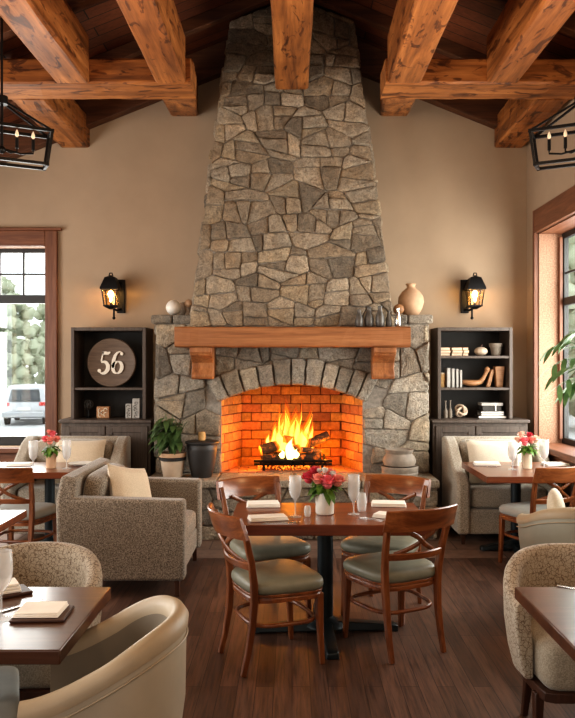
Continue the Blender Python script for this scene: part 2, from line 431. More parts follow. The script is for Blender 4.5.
def tile_mat():
    m, nt, b = newmat('stone_tile_strip')
    br = nd(nt,'ShaderNodeTexBrick'); br.offset = .5
    for k, x in (('Scale',1),('Mortar Size',.006),('Brick Width',.75),('Row Height',.32)): br.inputs[k].default_value = x
    br.inputs['Color1'].default_value = (.19,.125,.095,1); br.inputs['Color2'].default_value = (.26,.18,.14,1); br.inputs['Mortar'].default_value = (.09,.06,.05,1)
    nt.links.new(coords(nt), br.inputs['Vector'])
    c = mixc(nt, br.outputs['Color'], ramp(nt, noise(nt, coords(nt), 12, 6, .65), [(.3,(.65,.62,.6)),(.7,(1.15,1.1,1.08))]), .8, 'MULTIPLY')
    nt.links.new(c, b.inputs['Base Color']); b.inputs['Roughness'].default_value = .5; return m
def brick_mat():
    m, nt, b = newmat('fire_brick'); v = coords(nt)
    at = nd(nt,'ShaderNodeAttribute', attribute_name='Col')
    c = mixc(nt, at.outputs['Color'], ramp(nt, noise(nt, v, 24, 6, .7), [(.3,(.5,.45,.42)),(.65,(1.1,1.1,1.1))]), .8, 'MULTIPLY')
    nt.links.new(c, b.inputs['Base Color']); b.inputs['Roughness'].default_value = .85
    bump(nt, b, noise(nt, v, 60, 4), .5, .006); return m
def stucco_mat():
    m, nt, b = newmat('bronze_stucco'); v = coords(nt)
    n = noise(nt, v, 70, 6, .75)
    nt.links.new(ramp(nt, n, [(.35,(.21,.105,.06)),(.55,(.40,.22,.135)),(.7,(.58,.38,.26))]), b.inputs['Base Color'])
    b.inputs['Roughness'].default_value = .6; bump(nt, b, n, .6, .01); return m
M['floor'] = planks_floor(); M['planks'] = plank_ceiling(); M['tile'] = tile_mat(); M['brick'] = brick_mat(); M['stucco'] = stucco_mat()

# ------------------------------------------------------------------ room shell
XL, XR, YB, YF = -4.6, 2.6, 8.2, -1.5
def roof(x): return 5.5 - .4*abs(x)
mb = MB(); mb.box(XL-.3, XR+.3, YF-.2, 6.42, -.1, 0); struct(mb, 'floor', M['floor'], smooth=0)
mb = MB(); mb.box(XL-.3, XR+.3, 6.42, YB+.3, -.1, 0); struct(mb, 'floor_hearthside', M['tile'], smooth=0)
mb = MB()
wx0, wx1, wz0, wz1 = -3.9, -2.725, .76, 2.98
mb.prism([(wx1,0),(XR+.3,0),(XR+.3,roof(XR+.3)+.02),(0,5.52),(wx1,roof(wx1)+.02)], 'y', YB, YB+.3)
mb.prism([(wx0,wz1),(wx1,wz1),(wx1,roof(wx1)+.02),(wx0,roof(wx0)+.02)], 'y', YB, YB+.3)
mb.prism([(wx0,0),(wx1,0),(wx1,wz0),(wx0,wz0)], 'y', YB, YB+.3)
mb.prism([(XL-.3,0),(wx0,0),(wx0,roof(wx0)+.02),(XL-.3,roof(XL-.3)+.02)], 'y', YB, YB+.3)
struct(mb, 'wall_back', M['wall'], smooth=0)
ry0, ry1, rz0, rz1 = 4.6, 7.80, .84, 3.06
hR = roof(XR)+.02
mb = MB()
mb.box(XR, XR+.3, ry1, YB, 0, hR); mb.box(XR, XR+.3, YF, ry0, 0, hR)
mb.box(XR, XR+.3, ry0, ry1, 0, rz0); mb.box(XR, XR+.3, ry0, ry1, rz1, hR)
struct(mb, 'wall_right', M['wall'], smooth=0)
hL = roof(XL)+.02
mb = MB(); lys = [(.4,3.0),(3.8,7.0)]
mb.box(XL-.3, XL, YF, .4, 0, hL); mb.box(XL-.3, XL, 3.0, 3.8, 0, hL); mb.box(XL-.3, XL, 7.0, YB, 0, hL)
for a, b in lys:
    mb.box(XL-.3, XL, a, b, 0, .8); mb.box(XL-.3, XL, a, b, 2.9, hL)
struct(mb, 'wall_left', M['wall'], smooth=0)
mb = MB(); mb.prism([(XL-.3,0),(XR+.3,0),(XR+.3,roof(XR+.3)),(0,5.5),(XL-.3,roof(XL-.3))], 'y', YF-.2, YF); struct(mb, 'wall_front', M['wall'], smooth=0)
mb = MB()
mb.prism([(0,5.5),(XR+.3,roof(XR+.3)),(XR+.3,roof(XR+.3)+.12),(0,5.62)], 'y', YF-.2, YB+.3)
mb.prism([(XL-.3,roof(XL-.3)),(0,5.5),(0,5.62),(XL-.3,roof(XL-.3)+.12)], 'y', YF-.2, YB+.3)
struct(mb, 'ceiling', M['planks'], smooth=0)
# rafters and the dark boards along the gable
k = 1
for Y, w, h in [(8.13,.13,.33),(7.35,.09,.13),(6.15,.10,.14),(5.0,.10,.14),(3.85,.10,.14),(2.7,.10,.14),(1.5,.10,.14)]:
    for sgn, xe in ((-1,XL),(1,XR)):
        mb = MB(); xa, xb = .14*sgn, xe
        if Y > 7.6: xa = .64*sgn                       # stops at the chimney
        mb.prism([(xa,roof(xa)-h),(xb,roof(xb)-h),(xb,roof(xb)),(xa,roof(xa))], 'y', Y-w/2, Y+w/2)
        struct(mb, 'trim_%d' % k, M['rafter'], bevel=.006, smooth=0); k += 1
# baseboards
mb = MB(); mb.box(XL, -2.45, YB-.02, YB, 0, .13); struct(mb, 'baseboard_back', M['trim_x'], smooth=0)
mb = MB(); mb.box(XR-.02, XR, YF, YB, 0, .13); struct(mb, 'baseboard_right', M['trim_y'], smooth=0)
mb = MB(); mb.box(XL, XL+.02, YF, YB, 0, .13); struct(mb, 'baseboard_left', M['trim_y'], smooth=0)

# ------------------------------------------------------------------ beams
def beam(p0, p1, w, h, label, z_is_bottom=True, mat='beam', group=None):
    """square timber along Y from p0 to p1 (centre of its underside)"""
    o = thing('ceiling_beam', label, 'beam', p0, 0, group)
    d = Vector(p1) - Vector(p0); mb = MB(); n = 26; rg = random.Random(len(label)); rings = []
    for i in range(n+1):
        c = d*(i/n); j = lambda: rg.uniform(-.004,.004)
        a = w/2; q = .018
        pts = [(-a+q,0),(a-q,0),(a,q),(a,h-q),(a-q,h),(-a+q,h),(-a,h-q),(-a,q)]
        rings.append([(c.x+x+j(), c.y, c.z+z+j()) for x,z in pts])
    mb.rings(rings); mb.build('timber', M[mat], o, smooth=0); return o
def beam_x(x0, x1, y0, y1, z0, z1, label):
    o = thing('tie_beam', label, 'beam', ((x0+x1)/2,(y0+y1)/2,z0)); L = (x1-x0)/2; w = (y1-y0)/2; h = z1-z0
    mb = MB(); n = 22; rg = random.Random(len(label)); rings = []
    for i in range(n+1):
        x = -L+2*L*i/n; j = lambda: rg.uniform(-.004,.004); q = .016
        pts = [(-w+q,0),(-w,q),(-w,h-q),(-w+q,h),(w-q,h),(w,h-q),(w,q),(w-q,0)]
        rings.append([(x, y+j(), z+j()) for y,z in pts])
    mb.rings(rings); mb.build('timber', M['beam_x'], o, smooth=0); return o
beam((.0,YF,4.46), (.0,7.50,4.46), .33, .9, 'thick ridge timber running down the middle of the ceiling to the chimney')
TY0, TY1, TZ = 6.40, 6.80, 4.11
beam((-1.05,YF,TZ), (-1.05,TY0-.005,TZ), .26, .42, 'long hewn ceiling timber just left of the ridge timber, ending at the cross timber')
beam((-1.90,YF,TZ), (-1.90,TY0-.005,TZ), .29, .42, 'outer long hewn ceiling timber above the left lantern chandelier')
beam((.97,YF,TZ), (.97,TY0-.005,TZ), .29, .42, 'long hewn ceiling timber just right of the ridge timber, ending at the cross timber')
beam((1.82,YF,TZ), (1.82,TY0-.005,TZ), .27, .42, 'outer long hewn ceiling timber above the right lantern chandelier')
beam_x(-2.80, -.88, TY0, TY1, TZ, 4.33, 'horizontal cross timber on the left, carrying the left ceiling timbers')
beam_x(.81, XR-.002, TY0, TY1, TZ, 4.33, 'horizontal cross timber on the right, carrying the right ceiling timbers')
beam((-1.06,TY1+.005,4.13), (-1.19,YB-.005,4.42), .30, .36, 'short timber stub between the left cross timber and the wall beside the chimney')
beam((-2.43,TY1+.005,TZ), (-2.40,YB-.005,4.07), .32, .34, 'low timber stub running from the left cross timber to the wall above the left lantern sconce')
beam((1.0,TY1+.005,4.13), (1.13,YB-.005,4.42), .30, .36, 'short timber stub between the right cross timber and the wall beside the chimney')
beam((2.40,TY1+.005,TZ), (2.40,YB-.005,4.07), .32, .34, 'low timber stub running from the right cross timber to the wall corner above the right lantern sconce')

# ------------------------------------------------------------------ windows
def win_pane(mb, x0, x1, z0, z1, y): mb.box(x0, x1, y, y+.008, z0, z1)
# window 1 in the back wall
w1 = bpy.data.objects.new('window_1', None); COL.objects.link(w1); w1.location = (wx0, YB, wz0); w1['kind'] = 'structure'
W, H = wx1-wx0, wz1-wz0
mb = MB()
mb.box(W, W+.135, -.045, .0, -.16, H+.17); mb.box(-.135, 0, -.045, .0, -.16, H+.17)
mb.build('side_casing', M['trim'], w1, bevel=.008)
mb = MB(); mb.box(-.0, W, -.045, 0, H, H+.17); mb.box(-.18, W+.18, -.06, 0, H+.17, H+.20)
mb.build('head_casing', M['trim_x'], w1, bevel=.006)
mb = MB(); mb.box(-.18, W+.18, -.11, .0, -.06, -.005); mb.box(0, W, 0, .16, -.02, -.002); mb.box(-.12, W+.12, -.04, 0, -.22, -.06)
mb.build('window_sill', M['trim_x'], w1, bevel=.008)
mb = MB(); fy0, fy1 = .14, .2
mb.box(0,.055,fy0,fy1,0,H); mb.box(W-.055,W,fy0,fy1,0,H); mb.box(.055,W-.055,fy0,fy1,0,.10); mb.box(.055,W-.055,fy0,fy1,H-.05,H)
zt = 1.60; mb.box(.055,W-.055,fy0-.01,fy1,zt,zt+.095)
mb.build('window_frame', M['frame_dark'], w1, bevel=.004)
mb = MB()
for x in (.30,.59,.86): mb.box(x,x+.018,fy0+.01,fy1-.01,zt+.095,H-.05)
mb.box(.055,W-.055,fy0+.012,fy1-.012,zt+.32,zt+.34); mb.build('glazing_bar', M['frame_dark'], w1)
mb = MB(); win_pane(mb,.055,W-.055,.10,zt,.17); win_pane(mb,.055,W-.055,zt+.095,H-.05,.166); mb.build('pane', M['pane'], w1, smooth=0)
mb = MB(); mb.box(0,.004,0,.3,0,H); mb.box(W-.004,W,0,.3,0,H); mb.box(.004,W-.004,0,.3,H-.004,H); mb.build('reveal', M['stucco'], w1, smooth=0)
# window 2 in the right wall, deep stucco reveal
w2 = bpy.data.objects.new('window_2', None); COL.objects.link(w2); w2.location = (XR, ry0, rz0); w2['kind'] = 'structure'
L, H = ry1-ry0, rz1-rz0
mb = MB(); mb.box(-.05,.0,L,L+.05,-.12,H+.24); mb.box(-.05,.0,-.10,0,-.12,H+.24); mb.build('side_casing', M['trim'], w2, bevel=.006)
mb = MB(); mb.box(-.05,.0,0,L,H,H+.24); mb.build('head_casing', M['trim_y'], w2, bevel=.008)
mb = MB(); mb.box(-.075,.24,-.10,L+.06,-.05,.012); mb.box(-.03,.0,-.06,L+.03,-.26,-.06); mb.build('window_sill', M['trim_y'], w2, bevel=.01)
mb = MB(); mb.box(.0,.25,L-.014,L-.002,0,H); mb.box(.0,.25,.002,.014,0,H); mb.build('reveal', M['stucco'], w2, smooth=0)
mb = MB(); mb.box(.0,.25,.014,L-.014,H-.014,H-.002); mb.build('soffit', M['trim_y'], w2, smooth=0)
mb = MB()
mb.box(.2,.235,L-.06,L-.016,.05,H-.05); mb.build('inner_casing', M['trim'], w2, bevel=.004)
mb = MB(); a, b = .24, .29
mb.box(a,b,.0,.06,0,H); mb.box(a,b,L-.075,L-.0,0,H); mb.box(a,b,.06,L-.075,0,.07); mb.box(a,b,.06,L-.075,H-.07,H); mb.box(a,b,L/2-.04,L/2+.04,.07,H-.07)
mb.box(a-.008,b,.06,L-.075,1.45,1.53)
for y in (L*.25, L*.75): mb.box(a+.01,b-.01,y,y+.018,1.53,H-.07)
mb.box(a+.012,b-.012,.06,L-.075,1.78,1.80)
mb.build('window_frame', M['frame_dark'], w2, bevel=.004)
mb = MB(); mb.box(.262,.27,.06,L/2-.04,.07,H-.07); mb.box(.262,.27,L/2+.04,L-.075,.07,H-.07); mb.build('pane', M['pane'], w2, smooth=0)
for q, (a, b) in enumerate(lys):
    w3 = bpy.data.objects.new('window_%d' % (q+3), None); COL.objects.link(w3); w3.location = (XL, a, .8); w3['kind'] = 'structure'
    mb = MB(); L = b-a; H = 2.1
    for y in (0, L/2-.03, L-.06): mb.box(-.2,-.14,y,y+.06,0,H)
    for z in (0, 1.4, H-.06): mb.box(-.2,-.14,.06,L/2-.03,z,z+.06); mb.box(-.2,-.14,L/2+.03,L-.06,z,z+.06)
    mb.build('window_frame', M['frame_dark'], w3)
    mb = MB(); mb.box(0,.03,-.13,0,-.1,H+.13); mb.box(0,.03,L,L+.13,-.1,H+.13); mb.box(0,.03,0,L,H,H+.13); mb.box(0,.07,-.13,L+.13,-.14,-.1)
    mb.build('casing', M['trim'], w3, bevel=.006)

# ------------------------------------------------------------------ fireplace
fp = thing('stone_fireplace', 'big grey fieldstone fireplace with tapering chimney, arched firebox and oak mantel', 'fireplace', (0,7.5,0))
OY = 7.5
def T(f): return lambda u,v,h: (lambda p: (p[0], p[1]-OY, p[2]))(f(u,v,h))
BF = 7.53                      # front plane of the surround
Rr, zc = 1.63, -.16            # arch circle
def arch_z(u): return zc + math.sqrt(Rr*Rr - u*u)
# mortar core of the surround with the arched hole
poly = [(-1.36,.5),(-.72,.5),(-.72,1.302)] + [(-.72+1.44*i/16, arch_z(-.72+1.44*i/16)) for i in range(1,16)] + [(.72,1.302),(.72,.5),(1.36,.5),(1.36,2.09),(-1.36,2.09)]
mb = MB(); mb.prism(poly, 'y', BF-OY, YB-OY-.004); mb.build('surround_core', M['mortar'], fp, smooth=0)
mb = MB()
def cell(P):
    c = centro(P)
    if abs(c[0]) < .74 and c[1] < 1.30: return None
    if c[1] < 1.42 and abs(c[0]) >= .70:
        P = clip(P, -1, 0, -.725) if c[0] > 0 else clip(P, 1, 0, -.725)
        if len(P) < 3: return None
    c = centro(P)
    if abs(c[0]) < .95 and c[1] > 1.25:
        d = math.hypot(c[0], c[1]-zc); a, b = c[0]/d, (c[1]-zc)/d
        P = clip(P, -a, -b, -(b*zc + Rr + .20))
    return P
stones(mb, [(-1.385,.57),(1.395,.57),(1.395,2.085),(-1.385,2.085)], T(lambda u,v,h: (u, BF-h, v)), (.29,.205), .005, (.012,.05), 5, cell)
for sgn in (-1,1):
    stones(mb, [(7.50,.57),(8.19,.57),(8.19,2.085),(7.50,2.085)], T(lambda u,v,h,s=sgn: (s*(1.365+h*.6), u, v)), (.28,.21), .015, (.01,.06), 9+sgn)
mb.build('surround_stonework', M['stone'], fp, smooth=38)
# cap course on the shoulders
rg = random.Random(3)
for x0, x1 in ((-1.43,-1.22),(-1.21,-.98),(.98,1.17),(1.18,1.43)):
    mb = MB(); mb.cbox(((x0+x1)/2,(BF+YB)/2-OY-.02,2.135), (x1-x0,YB-BF+.03,.09), ry=rg.uniform(-.02,.02), col=rg.choice(PAL))
    mb.build('cap_stone', M['stone'], fp, bevel=.018, seg=2)
# voussoirs
mb = MB(); rg = random.Random(21); angs = [-27.5]
while angs[-1] < 26: angs.append(angs[-1] + rg.choice((4.0,4.6,5.2,5.8)))
k = 27.5/angs[-1]*1.0
angs = [-27.5 + (a+27.5)*55/(angs[-1]+27.5) for a in angs]
for a0, a1 in zip(angs, angs[1:]):
    r1 = Rr + rg.uniform(.22,.30)
    q = [(r*math.sin(R(a)), zc + r*math.cos(R(a))) for a, r in ((a0,Rr-.004),(a0,r1),(a1,r1),(a1,Rr-.004))]
    one_stone(mb, q, T(lambda u,v,h: (u, BF-h, v)), .008, rg.uniform(.065,.085), rg, base=-.02, tilt=.03)
mb.build('arch', M['stone'], fp, smooth=38)
# chimney
zb, zt_ = 2.06, 5.2
def cw(z): return 1.04 - .40*(z-zb)/(zt_-zb)
def cy(z): return 7.49 + .13*(z-zb)/(zt_-zb)
mb = MB()
w0, w1_ = cw(zb)-.03, cw(zt_)-.03
mb.hexa([(-w0,cy(zb)-OY,zb),(w0,cy(zb)-OY,zb),(w0,YB-OY-.004,zb),(-w0,YB-OY-.004,zb),(-w1_,cy(zt_)-OY,zt_),(w1_,cy(zt_)-OY,zt_),(w1_,YB-OY-.004,zt_),(-w1_,YB-OY-.004,zt_)])
mb.prism([(-w1_,zt_),(w1_,zt_),(0,5.46)], 'y', cy(zt_)-OY, YB-OY-.004)
mb.build('chimney_core', M['mortar'], fp, smooth=0)
mb = MB()
stones(mb, [(-1.04,zb),(1.04,zb),(.64,zt_),(.04,5.44),(-.04,5.44),(-.64,zt_)], T(lambda u,v,h: (u, cy(v)-h, v)), (.25,.165), .004, (.010,.040), 33)
for sgn in (-1,1):
    stones(mb, [(7.50,zb+.1),(8.19,zb+.1),(8.19,zt_),(7.60,zt_)], T(lambda u,v,h,s=sgn: (s*(cw(v)-.025+h*.9), u, v)), (.25,.17), .010, (.0,.065), 50+sgn)
mb.build('chimney_stonework', M['stone_w'], fp, smooth=38)
# hearth
mb = MB(); mb.box(-1.37,1.37,7.09-OY,8.19-OY,0,.5); mb.build('hearth_core', M['mortar'], fp, smooth=0)
mb = MB(); stones(mb, [(-1.395,.0),(1.395,.0),(1.395,.50),(-1.395,.50)], T(lambda u,v,h: (u, 7.09-h, v)), (.34,.17), .005, (.012,.035), 77)
for sgn in (-1,1): stones(mb, [(7.06,.0),(8.19,.0),(8.19,.50),(7.06,.50)], T(lambda u,v,h,s=sgn: (s*(1.37+h*.6), u, v)), (.34,.16), .014, (.0,.04), 81+sgn)
mb.build('hearth_stonework', M['stone'], fp, smooth=38)
mb = MB(); xs = [-1.41,-.72,.02,.66,1.41]
for a, b in zip(xs, xs[1:]): mb.box(a+.004, b-.004, 7.03-OY, 7.70-OY, .50, .572, (.40,.375,.33))
mb.build('hearth_slab', M['slab'], fp, bevel=.012, seg=2)
# firebox of real bricks
mb = MB(); rg = random.Random(12)
def bricks(p0, p1, z0, ztop, bw=.215, bh=.096, th=.02):
    p0, p1 = Vector(p0), Vector(p1); d = p1-p0; L = d.length; d.normalize(); nrm = Vector((d.y,-d.x,0))
    row = 0; z = z0
    while z < ztop - .01:
        s = -bw*.5 if row % 2 else 0
        h = min(bh, ztop-z)
        while s < L:
            a, b = max(0,s)+.004, min(L,s+bw)-.004
            if b-a > .02:
                q = rg.uniform(0,.006); g = rg.uniform(.6,1.15); col = (.62*g, .26*g*rg.uniform(.8,1.15), .06*g)
                A, B = p0+d*a, p0+d*b; O = nrm*(th*.5+q); I = -nrm*th
                pts = [A+O, B+O, B+I, A+I]
                mb.hexa([(p.x,p.y,z+.004) for p in pts]+[(p.x,p.y,z+h-.004) for p in pts], col)
            s += bw
        z += bh; row += 1
yb_ = 8.06-OY; yf_ = BF-OY+.005
bricks((-.55,yb_,0),(.55,yb_,0), .575, 1.52)
bricks((-.745,yf_,0),(-.55,yb_,0), .575, 1.36)
bricks((.55,yb_,0),(.745,yf_,0), .575, 1.36)
# floor bricks
for i in range(8):
    for j in range(6):
        x0 = -.74+i*.185+(.09 if j % 2 else 0); y0 = yf_-.02+j*.1
        mb.box(x0+.003, min(.74,x0+.18), y0+.003, y0+.097, .545, .578+rg.uniform(0,.003), (.50*rg.uniform(.8,1.1),.24*rg.uniform(.8,1.1),.13))
mb.build('firebox_brickwork', M['brick'], fp, bevel=.004, seg=1)
mb = MB(); mb.box(-.74,.74,yb_+.015,yb_+.05,.5,1.6); 
mb.hexa([(-.78,yf_,.5),(-.74,yf_,.5),(-.56,yb_+.03,.5),(-.60,yb_+.03,.5),(-.78,yf_,1.5),(-.74,yf_,1.5),(-.56,yb_+.03,1.5),(-.60,yb_+.03,1.5)])
mb.hexa([(.74,yf_,.5),(.78,yf_,.5),(.60,yb_+.03,.5),(.56,yb_+.03,.5),(.74,yf_,1.5),(.78,yf_,1.5),(.60,yb_+.03,1.5),(.56,yb_+.03,1.5)])
mb.box(-.74,.74,yf_+.10,yb_+.02,1.50,1.55)
mb.build('firebox_lining', M['soot'], fp, smooth=0)
# mantel
mb = MB(); n = 30; rings = []; rg = random.Random(5)
for i in range(n+1):
    x = -1.135+2.28*i/n; q = .012; j = lambda: rg.uniform(-.003,.003)
    y0, y1, z0, z1 = 7.14-OY, 7.50-OY, 1.845, 2.04
    rings.append([(x,y+j(),z+j()) for y,z in ((y0+q,z0),(y0,z0+q),(y0,z1-q),(y0+q,z1),(y1,z1),(y1,z0))])
mb.rings(rings); mb.build('mantel_shelf', M['mantel'], fp, smooth=0)
for x in (-.885,.905):
    prof = [(7.17,1.845),(7.17,1.79),(7.19,1.785),(7.195,1.765),(7.225,1.755),(7.28,1.73),(7.325,1.69),(7.335,1.645),(7.315,1.60),(7.30,1.565),(7.31,1.54),(7.33,1.53),(7.52,1.53),(7.52,1.845)]
    mb = MB(); mb.prism([(y-OY,z) for y,z in prof], 'x', x-.108, x+.108); mb.build('corbel', M['corbel'], fp, bevel=.008, smooth=30)
# ------------------------------------------------------------------ dining chair (front = local +Y)
def outline(w, d, n=40, e=.38, taper=.10):
    o = []
    for j in range(n):
        t = 2*PI*j/n; c, s = math.cos(t), math.sin(t)
        x = math.copysign(abs(c)**e, c); y = math.copysign(abs(s)**e, s)
        o.append((x*w/2*(1+taper*y), y*d/2))
    return o
def make_chair(label, seatmat, name='dining_chair'):
    t = thing(name, label, 'chair')
    mb = MB(); O = outline(.485,.46,44,.5); rings = []
    for s_, z in ((.90,.428),(.965,.432),(.995,.446),(1.0,.462),(.985,.478),(.94,.490),(.84,.499),(.66,.505),(.4,.508),(.12,.509)):
        rings.append([(x*s_, y*s_+.005, z) for x,y in O])
    mb.rings(rings); mb.build('seat', seatmat, t, smooth=60)
    mb = MB(); O = outline(.472,.452,44,.5)
    mb.rings([[(x*k, y*k+.005, z) for x,y in O] for k,z in ((.90,.384),(.985,.384),(.985,.405),(.965,.409),(.965,.413),(1.0,.417),(1.0,.430),(.9,.431))])
    mb.build('seat_frame', M['chair_wood_x'], t, smooth=30, bevel=.002)
    def post(pts, w): 
        m_ = MB(); m_.tube(pts, w, 4, phase=PI/4); return m_
    for s in (-1,1):
        mb = MB(); mb.tube([(s*.200,.184,.405),(s*.202,.186,.30),(s*.205,.192,.15),(s*.208,.202,0)], [.029,.027,.023,.019], 4, phase=PI/4, up=(0,1,0))
        mb.build('front_leg', M['chair_wood'], t, bevel=.005)
        pts = [(s*.182,-.266,0),(s*.181,-.236,.12),(s*.181,-.212,.26),(s*.185,-.202,.40),(s*.191,-.206,.50),(s*.200,-.226,.62),(s*.211,-.260,.75),(s*.217,-.287,.83)]
        mb = MB(); mb.tube(pts, [.020,.022,.025,.027,.026,.024,.022,.020], 4, phase=PI/4, up=(0,1,0))
        mb.build('rear_leg', M['chair_wood'], t, bevel=.005)
    def arc_board(x0, yoff, bow, z0, z1, th, lean, n=18, crown=0):
        m_ = MB(); rings = []
        for i in range(n+1):
            u = -1+2*i/n; x = x0*u; y = yoff - bow*(1-u*u); zt = z1 + crown*(1-u*u)
            nx, ny = -2*bow*u/x0, 1; q = math.hypot(nx,ny)
            ox, oy = (-nx/q*th/2*-1, ny/q*th/2)
            r = []
            for sy, z in ((-1,z0),(-1,zt-.006),(-.4,zt),(.4,zt),(1,zt-.006),(1,z0)):
                r.append((x+ox*sy, y+oy*sy - lean*(z-z0), z))
            rings.append(r)
        m_.rings(rings); return m_
    arc_board(.243,-.264,.070,.748,.872,.024,.32,crown=.004).build('top_rail', M['chair_wood_x'], t, smooth=40)
    arc_board(.206,-.216,.050,.572,.612,.020,.2).build('lower_rail', M['chair_wood_x'], t, smooth=40)
    for s in (-1,1):
        for a in ((0,) ):
            mb = MB(); pts = []; n = 12
            for i in range(n+1):
                k = i/n; z = .60+.16*k
                u = s*(-1+2*k)*.82*(abs(-1+2*k)**.25)
                x = .168*u
                y = -.216-.050 + (-.264-.070-(-.216-.050))*k + .058*(u*u) + (s*.004)
                pts.append((x,y,z))
            mb.tube(pts, .0145, 8, flat=(1,.55), up=(0,1,0)); mb.build('cross_splat', M['chair_wood'], t, smooth=60)
    mb = MB(); c_ = [(x*.86, y*.86-.006, .255) for x,y in outline(.485,.45,36,.55)]
    mb.tube(c_, .0125, 8, loop=True); mb.build('stretcher', M['chair_wood_x'], t, smooth=60)
    return t
def place(t, x, y, heading):            # heading in degrees, 0 = +X
    t.location = (x, y, 0); t.rotation_euler = (0,0,R(heading-90)); return t
G = 'wooden cross-back dining chairs'
chA = make_chair('wooden cross-back chair with sage seat, nearest left chair of the centre table, seen from behind', M['sage'])
place(chA, -.10, 4.272, 25); chA['group'] = G
def chair(x, y, h, label, first=chA): 
    return dup(first, (x,y,0), R(h-90), label, G)
chair(.605, 4.485, 117, 'wooden cross-back chair with sage seat, front right of the centre table')
chair(-.165, 4.985, -62, 'wooden cross-back chair with sage seat, back left of the centre table, facing the room')
chair(.62, 5.06, -117, 'wooden cross-back chair with sage seat, back right of the centre table, facing the room')
chB = make_chair('wooden cross-back chair with pale grey seat, at the table by the right settee', M['greyseat'])
place(chB, 2.03, 6.16, 110); chB['group'] = G
chair(-2.24, 6.15, 82, 'wooden cross-back chair with its back to us, at the table by the left settee', chB)

# ------------------------------------------------------------------ tables
def pedestal_table(name, label, x0, x1, y0, y1, mat, base_rz=0, cx=None, cyy=None, thick=.055, arm=.42, hi=.75, post=.045):
    c = ((x0+x1)/2, (y0+y1)/2); t = thing(name, label, 'table', (c[0],c[1],0))
    mb = MB(); mb.box(x0-c[0],x1-c[0],y0-c[1],y1-c[1],hi-thick,hi); mb.build('tabletop', mat, t, bevel=.005, seg=2)
    bx, by = (cx-c[0] if cx is not None else 0), (cyy-c[1] if cyy is not None else 0)
    mb = MB(); mb.lathe([(.13,.045),(.12,.06),(.075,.075),(post,.10),(post,hi-thick-.02),(.11,hi-thick-.012),(.11,hi-thick)], 24, (bx,by,0))
    mb.build('column', M['iron_table'], t, smooth=40)
    for k in range(4):
        a = base_rz + k*PI/2; d = Vector((math.cos(a),math.sin(a),0)); n_ = Vector((-d.y,d.x,0)); mb = MB()
        rings = []
        for s, w, z0, z1 in ((.06,.05,.012,.075),(.2,.046,.012,.062),(arm-.06,.042,.010,.046),(arm-.02,.042,.0,.042),(arm,.036,.0,.034)):
            p = Vector((bx,by,0)) + d*s
            rings.append([p-n_*w+Vector((0,0,z0)), p+n_*w+Vector((0,0,z0)), p+n_*w*.8+Vector((0,0,z1)), p-n_*w*.8+Vector((0,0,z1))])
        mb.rings(rings); mb.build('foot', M['iron_table'], t, bevel=.006)
    return t
TZ_ = .75
pedestal_table('dining_table', 'rectangular reddish wood table in the middle of the room before the fire', -.37,.82,4.315,5.0, M['table_wood'], R(3), .21, 4.68, .065, .46, post=.05)
pedestal_table('cafe_table', 'dark wood table at the left front edge beside the tan-rimmed tub chair', -1.95,-.765,2.44,3.13, M['table_dark'], R(0), -1.78, 2.95, .05, .3)
pedestal_table('cafe_table', 'dark wood table at the right front edge over the speckled tub chair', .94,2.1,2.44,3.13, M['table_dark'], R(45), 1.62, 2.75, .05, .3)
pedestal_table('cafe_table', 'wood table with flowers in front of the left settee', -2.85,-1.80,6.36,7.02, M['table_wood'], R(0), -2.2, 6.72, .055, .32)
pedestal_table('cafe_table', 'wood table with flowers in front of the right settee', 1.61,2.56,6.12,7.03, M['table_wood'], R(0), 2.02, 6.68, .055, .32)
pedestal_table('cafe_table', 'wood table whose pale shiny corner shows behind the left tub chair', -2.75,-1.70,4.06,4.75, M['table_wood'], R(45), -2.25, 4.40, .045, .3)

# ------------------------------------------------------------------ armchair and settees (front = local +Y)
def legs4(t, xs, ys, h, w=.03):
    for x in xs:
        for y in ys:
            mb = MB(); mb.tube([(x,y,h+.02),(x*1.01,y*1.01,0)], [w,w*.72], 4, phase=PI/4, up=(0,1,0)); mb.build('leg', M['leg_dark'], t, bevel=.004)
def armchair():
    t = thing('armchair', 'boxy speckled tweed armchair facing right beside the hearth', 'armchair', (-1.235,5.86,0), R(-90))
    # world X = local y offset; local x -> world -Y
    W, D = .54, .46
    mb = MB(); mb.box(-W+.13, W-.13, -D+.05, D-.03, .13, .30); mb.build('base', M['fab_arm'], t, bevel=.02, seg=3)
    for s in (-1,1):
        mb = MB(); x0, x1 = sorted((s*(W-.14), s*W))
        mb.prism([(-D+.0,.12),(D,.12),(D,.70),(-D+.0,.725)], 'x', x0, x1); mb.build('arm', M['fab_arm'], t, bevel=.028, seg=3)
    mb = MB(); mb.prism([(-D,.12),(-D+.10,.12),(-D+.14,.86),(-D+.03,.885),(-D-.01,.70)], 'x', -W+.001, W-.001)
    mb.build('back', M['fab_arm'], t, bevel=.03, seg=3)
    mb = MB(); mb.cushion((0,.04,.385), (2*W-.29,.80,.17), .22); mb.build('seat_cushion', M['fab_arm'], t, smooth=60)
    mb = MB(); mb.cushion((0,-D+.205,.66), (2*W-.29,.40,.17), .28, rx=R(80)); mb.build('back_cushion', M['fab_arm'], t, smooth=60)
    legs4(t, (-W+.06,W-.06), (-D+.06,D-.06), .12)
    return t
armchair()
